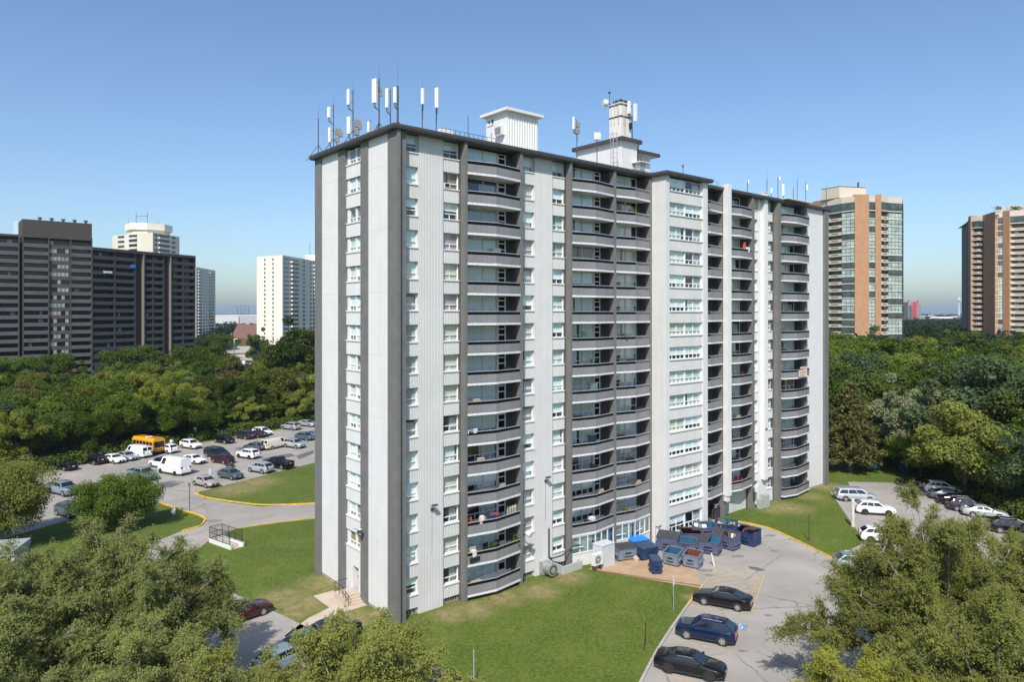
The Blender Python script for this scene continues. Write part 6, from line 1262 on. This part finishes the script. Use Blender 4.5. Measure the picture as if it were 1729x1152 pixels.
# wood behind the left car park: ranks follow the car park's far edge
whL = ((90, 'at the left end of the wood'), (190, 'below the dark block'), (270, 'above the yellow bus'), (350, 'below the dark wing'), (430, 'below the thin slab tower'), (900, 'beside the tower edge'))
tonesL = ['dark', 'mid', 'mid', 'yell', 'olive', 'fresh', 'mid', 'olive', 'mid', 'yell', 'blue', 'fresh', 'dark', 'mid', 'rust']
for off, step, h0, h1, rank in ((3.5, 5.6, 7.5, 10, 'front rank'), (10, 6.4, 9.5, 12, 'second rank'), (18, 7.4, 10, 12.5, 'third rank'), (28, 8.5, 10, 13, 'fourth rank'), (42, 10, 9.5, 12.5, 'fifth rank'), (60, 12, 9, 12, 'rear rank')):
    u = -100.0
    while u < 570:
        Y = front_y(u) + off + rtree.uniform(-1.8, 1.8); x = (u - CX) / F * Y; tone = rtree.choice(tonesL); form = rtree.randrange(6); place = next(w for lim, w in whL if u < lim)
        if not (off > 40 and 350 < u < 445 ): tree('broadleaf_tree', f"{WORD[tone]} {SHAPE[form]} tree {place}, {rank}", x, Y, rtree.uniform(h0, h1) * (.78 if off < 5 and u > 300 else 1), form, tone, 'trees of the wood behind the left car park', rtree.uniform(.95, 1.25)); 
        u += step / Y * F * rtree.uniform(.75, 1.2) * .92
for u, v, Y, h, form, tone, where, wd_ in ((235, 583, 214, 15.2, 4, 'dark', 'standing large before the dark wing', 1.25), (338, 575, 220, 16, 1, 'mid', 'standing large at the right end of the dark wing', 1.15), (365, 602, 190, 13.5, 3, 'mid', 'right of the dark wing, below the thin slab', 1.1),
        (494, 556, 200, 20.5, 2, 'dark', 'hugging the tower edge, tallest there', 1.0), (520, 560, 205, 20, 3, 'dark', 'half hidden behind the tower edge', 1.0), (470, 590, 230, 15, 0, 'olive', 'at the foot of the white tower', 1.0), (436, 565, 300, 16, 2, 'mid', 'alone before the white tower', .75), (340, 558, 330, 13, 3, 'dark', 'at the foot of the thin slab tower', 1.1), (95, 612, 225, 12, 3, 'mid', 'at the foot of the dark centre block', 1.2), (20, 620, 225, 11, 0, 'mid', 'at the foot of the dark left block', 1.2), (455, 600, 215, 12.5, 5, 'rust', 'before the white tower, turning brown', 1.0), (420, 612, 200, 11, 1, 'yell', 'below the pale road', 1.1), (380, 552, 420, 12, 0, 'mid', 'left of the church', 1.4), (368, 562, 380, 13, 4, 'olive', 'by the thin slab tower foot', 1.2)):
    tree('broadleaf_tree', f"{WORD[tone]} {SHAPE[form]} tree {where}", (u - CX) / F * Y, Y, h, form, tone, None, wd_)
# wood on the right
whR = ((1440, 'below the first brick tower, near the big pine'), (1500, 'behind the green bench'), (1560, 'behind the silvery tree'), (1630, 'between the two brick towers'), (2200, 'below the second brick tower'))
tonesR = ['dark', 'mid', 'dark', 'olive', 'mid', 'fresh', 'blue', 'dark', 'mid']
def front_r(u): return float(np.interp(u, [1390, 1480, 1560, 1640, 1729, 1900], [124, 118, 112, 96, 87, 84]))
for off, step, h0, h1, rank in ((0, 6, 9, 12, 'front rank'), (7, 7, 13, 16, 'second rank'), (16, 8, 14, 17.5, 'third rank'), (27, 9, 15, 18, 'fourth rank'), (42, 10, 16, 19, 'fifth rank'), (60, 11, 16.5, 19, 'sixth rank'), (85, 12, 17, 19.5, 'seventh rank'), (115, 14, 16.5, 19, 'rear rank')):
    u = 1385.0 if off > 12 else 1500.0 if off < 3 else 1470
    while u < 1860:
        Y = front_r(u) + off + rtree.uniform(-2, 2); tone = rtree.choice(tonesR); form = rtree.randrange(6); place = next(w for lim, w in whR if u < lim)
        tree('broadleaf_tree', f"{WORD[tone]} {SHAPE[form]} tree {place}, {rank}", (u - CX) / F * Y, Y, rtree.uniform(h0, h1), form, tone, 'trees of the wood on the right', rtree.uniform(.85, 1.1)); u += step / Y * F * rtree.uniform(.8, 1.2) * .95
for u, Y, h, form, tone, where, wd_ in ((1532, 112, 13.2, 2, 'pale', 'standing out behind the car park', .95), (1630, 97, 13, 1, 'olive', 'drooping over the parked cars', 1.0), (1555, 108, 6.5, 4, 'fresh', 'low beside the blue bin', 1.25), (1590, 106, 6, 0, 'yell', 'low at the head of the car row', 1.1), (1690, 97, 9, 5, 'olive', 'behind the silver saloon', 1.1), (1700, 100, 18.5, 3, 'blue', 'tallest at the right edge', 1.1), (1735, 92, 9, 4, 'blue', 'at the right edge over the cars', 1.1), (1420, 120, 5, 0, 'yell', 'low beside the tower corner', 1.0), (1480, 118, 8, 4, 'olive', 'behind the bench', 1.0)):
    tree('broadleaf_tree', f"{WORD[tone]} {SHAPE[form]} tree {where}", (u - CX) / F * Y, Y, h, form, tone, None, wd_)
# pines
def pine(label, x, y, h, r, tone, seed):
    g = np.random.default_rng(seed); Vs = []; ctr = []
    for z in np.linspace(.16, .97, 15):
        rr = r * (1 - z) ** .7 * (1.05 if z > .25 else .9); nb = max(4, int(11 * (1 - z) + 3)); a0 = g.uniform(0, 6.28)
        for i in range(nb):
            a = a0 + 6.283 * i / nb + g.normal() * .15; L = rr * g.uniform(.65, 1.1); k = int(34 + 130 * L / r)
            t = g.uniform(.15, 1, (k, 1)) ** .7; P = np.concatenate([np.cos(a) * L * t, np.sin(a) * L * t, z * h + .08 * L * np.sin(t * 3) - .12 * L * t], 1) + g.normal(size=(k, 3)) * np.array([.28, .28, .14]) * (.5 + t) ; ctr.append((math.cos(a) * L * .8, math.sin(a) * L * .8, z * h - .05 * L))
            T = np.array([math.cos(a), math.sin(a), .35]) + g.normal(size=(k, 3)) * .5; Nn = unit(np.array([0, 0, 1.0]) + g.normal(size=(k, 3)) * .7); Vs.append(leafquads(P, Nn, T, .62, .38, g))
    t = thing('pine_tree', label, 'tree', (x, y, 0)); c = MB(); c.tube((0, 0, -.1), (0, 0, h * .97), r * .085 + .08, barkm, .04, 9)
    for p in ctr[::2]: c.tube((0, 0, p[2]), p, .05, barkm, .02, 4, cap=False)
    link('trunk', c.mesh('trunk'), t); link('crown', quads('crown', np.concatenate(Vs), LM[tone]), t)
q = at(1436, 797); pine('big brownish pine at the far right corner of the tower', q.x, q.y, 14.5, 5.4, 'pine', 1)
q = at(255, 735); pine('dark brownish pine in the wood above the yellow bus', q.x - 1, q.y + 3, 11.5, 4.6, 'pine', 2); q = at(95, 760); pine('brown tinged pine in the wood at the far left', q.x, q.y + 3, 10, 4.2, 'pine', 3)
# round tree and left tree
def own_tree(name, label, x, y, R_, H, zc, nl, n, size, tone, seed, th, tr, flat=.8, lob=(.22, .4), bark=barkm):
    g = np.random.default_rng(seed); V, ctr, lr = crown(g, R_, H, zc, nl, n, size, .6, flat, lob); t = thing(name, label, 'tree', (x, y, 0)); link('trunk', trunk(g, th, tr, ctr, bark, 16), t); link('crown', quads('crown', V, LM[tone]), t)
q = at(197, 893); own_tree('maple_tree', 'round dark green tree on the grass island by the left drive', q.x, q.y, 4.5, 2.9, 3.4, 84, 42000, .19, 'mid', 31, 2.8, .22, lob=(.16, .30))
q = at(10, 925); own_tree('maple_tree', 'full tree with reddish tips at the left edge', q.x - 1, q.y, 5.2, 3.8, 4.9, 90, 52000, .20, 'olive', 32, 3.8, .25, lob=(.16, .30))
# willowy trees in the foreground
def willow(label, x, y, R_, zt, top, tone, seed, limbs=20, bark=barkl, size=.115, dens=1.2):
    """limbs radiate from the trunk, each carries side branches hung with sprays of leaflets"""
    g = np.random.default_rng(seed); c = MB(); Vs = []; c.tube((0, 0, -.1), (0, 0, zt), .27, bark, .2, 9); H = top - zt
    for i in range(limbs):
        az = 2.4 * i + g.normal() * .3; e = math.asin(min(.99, .12 + .88 * (i + .5) / limbs * g.uniform(.85, 1.1))); L = g.uniform(.80, 1.02)
        tip = np.array([math.cos(az) * math.cos(e) * R_ * L, math.sin(az) * math.cos(e) * R_ * L, zt + math.sin(e) * H * L]); p0 = np.array([0, 0, zt * g.uniform(.6, 1)]); md = (p0 + tip) / 2 + np.array([0, 0, .14 * R_]); bez = lambda t: (1 - t) ** 2 * p0 + 2 * t * (1 - t) * md + t * t * tip
        pts = [bez(t) for t in np.linspace(0, 1, 8)]
        for k in range(7): c.tube(pts[k], pts[k + 1], .105 * (1 - k / 8.5), bark, .105 * (1 - (k + 1) / 8.5), 6, cap=False)
        for j in range(int(9 + 3 * g.random())):
            t = g.uniform(.32, 1.0); q = bez(t); out = unit((tip - p0)[None])[0]; d = unit((out * .75 + g.normal(size=3) * .65 + np.array([0, 0, .28]))[None])[0]; bl = R_ * g.uniform(.14, .36) * (1.15 - .4 * t); c.tube(q, q + d * bl, .04, bark, .012, 5, cap=False)
            n = int(dens * bl * 46); s0 = q + d * bl * g.uniform(.15, 1.0, (n, 1)) ** .8 + g.normal(size=(n, 3)) * .13; dr = unit(d * .7 + g.normal(size=(n, 3)) * .62 + np.array([0, 0, .16])); tl = g.uniform(.35, .95, (n, 1, 1)); per = 13; tt = np.linspace(.1, 1, per)[None, :, None]
            P = s0[:, None, :] + dr[:, None, :] * tl * tt + np.array([0, 0, -1]) * .42 * tt ** 2 * tl + g.normal(size=(n, per, 3)) * .045; T = unit((dr[:, None, :] * .8 + g.normal(size=P.shape) * .7).reshape(-1, 3)); Nn = unit(np.array([-.12, -.5, .9]) + g.normal(size=(n * per, 3)) * .55); Vs.append(leafquads(P.reshape(-1, 3), Nn, T, size, .46, g))
    t_ = thing('willow_tree', label, 'tree', (x, y, 0)); link('trunk', c.mesh('trunk'), t_); V = np.concatenate(Vs); link('crown', quads('crown', V, LM[tone]), t_); return len(V) // 4
for a_ in (('large feathery tree filling the lower left corner', -24.4, 44, 7.1, 3.4, 11.8, 'honeyd', 51, 36),
    ('feathery tree left of the large one in the lower left, under the ramp canopy', -28.6, 41, 7.0, 3.2, 11.0, 'honeyd', 57, 30),
    ('feathery tree cut off by the left edge, nearest the camera there', -27.0, 35, 6.4, 3.2, 11.4, 'honeyd', 52, 28),
    ('feathery tree in front of the big left one, at the bottom edge', -19.4, 37, 5.2, 2.8, 9.2, 'honeyd', 55, 24),
    ('yellow green feathery tree at the bottom centre below the tower corner', -6.1, 32, 5.9, 3.2, 11.3, 'honey', 53, 34),
    ('feathery tree at the bottom, second left of the tower corner', -9.4, 30.5, 4.6, 3.2, 10.7, 'honey', 56, 26),
    ('feathery tree at the bottom, third left of the tower corner', -11.9, 30.5, 5.2, 3.2, 10.9, 'honey', 54, 26),
    ('large feathery tree filling the lower right corner', 27.0, 44, 8.5, 3.0, 12.8, 'honey', 61, 46),
    ('bright yellow green tree low at the bottom right', 18.8, 36, 4.2, 2.4, 7.9, 'gold', 62, 22),
    ('feathery tree in the bottom right corner before the large one', 24.6, 35.5, 6.2, 2.8, 10.8, 'honey', 63, 30)): willow(*a_)
q = at(-46, 980); t = thing('ramp_canopy', 'low grey flat roofed ramp canopy at the left edge below the trees', 'low building', (q.x, q.y, 0), R(14)); gq = mat('canopy_grey', (.30, .31, .32), .8); c = MB(); c.box(-4, 3.4, 0, 4, 2.0, 2.5, gq); c.build('roof', t); c = MB(); c.box(-4, -3.7, .2, 3.8, 0, 2.0, gq); c.box(3.1, 3.4, .2, 3.8, 0, 2.0, gq); c.box(-4, 3.4, 3.6, 3.8, 0, 2.0, dkb); c.build('wall', t)
# far woods: one mass
g = np.random.default_rng(77); cl = []
for n_, ua, ub, Ya, Yb in ((520, 355, 450, 300, 2200), (900, 1395, 1760, 230, 900), (900, 1500, 1700, 800, 3600), (500, -60, 560, 280, 2600), (300, 540, 1400, 500, 3000)):
    Y = Ya * (Yb / Ya) ** g.random(n_); u = g.uniform(ua, ub, n_); cl.append(np.stack([(u - CX) / F * Y, Y, 3 + g.random(n_) * 4 + (5 if ua > 1390 and Yb < 1000 else 0), 4 + g.random(n_) * 4 + Y * .0015], 1))
cl = np.concatenate(cl); keep = ~((cl[:, 1] < 330) & (cl[:, 0] < -60) & (cl[:, 0] > -190) & (cl[:, 1] > 225)) & ~((cl[:, 0] / cl[:, 1] * F + CX > 366) & (cl[:, 0] / cl[:, 1] * F + CX < 446) & (cl[:, 1] < 620)); cl = cl[keep]; m_ = 46; k = np.repeat(np.arange(len(cl)), m_); d = unit(g.normal(size=(len(k), 3)) + np.array([0, 0, .4]))
P = cl[k, :3] + d * cl[k, 3:4] * np.array([1, 1, .8]); Nn = unit(d + np.array([0, 0, .4]) + g.normal(size=d.shape) * .5); V = leafquads(P, Nn, g.normal(size=d.shape), 1.0, .7, g); sz = (1.3 + cl[k, 1] * .0012); V = (P[:, None, :] + (V.reshape(-1, 4, 3) - P[:, None, :]) * sz[:, None, None]).reshape(-1, 3)
tag(link('far_wood', quads('far_wood', V, leafmat('leaf_far', (.038, .062, .022)))), kind='stuff')
# undergrowth along the wood edges
us = []
for n_, fn, ua, ub in ((900, front_y, -60, 545), (500, front_r, 1500, 1800)):
    u = g.uniform(ua, ub, n_); Y = np.array([fn(a) for a in u]) + g.uniform(-1.2, 3.0, n_); us.append(np.stack([(u - CX) / F * Y, Y, g.uniform(.2, 1.3, n_), g.uniform(.5, 1.3, n_)], 1))
us = np.concatenate(us); k = np.repeat(np.arange(len(us)), 40); d = unit(g.normal(size=(len(k), 3)) + np.array([0, 0, .4])); P = us[k, :3] + d * us[k, 3:4]; tag(link('undergrowth', quads('undergrowth', leafquads(P, unit(d + np.array([0, 0, .4]) + g.normal(size=d.shape) * .5), g.normal(size=d.shape), .4, .6, g), LM['dark'])), kind='stuff')
# ------------------------------------------------------------------ air
HAZE = .00009
hm_, ht, hb_ = nodes('haze_air'); ht.nodes.remove(hb_); pv = N(ht, "ShaderNodeVolumePrincipled"); pv.inputs['Color'].default_value = (.66, .82, 1.0, 1); pv.inputs['Density'].default_value = HAZE; pv.inputs['Anisotropy'].default_value = .2; ht.links.new(pv.outputs[0], ht.nodes['Material Output'].inputs['Volume'])
c = MB(); c.box(-13000, 13000, -13000, 13000, -1.0, 84, hm_); tag(c.build('haze'), kind='stuff')
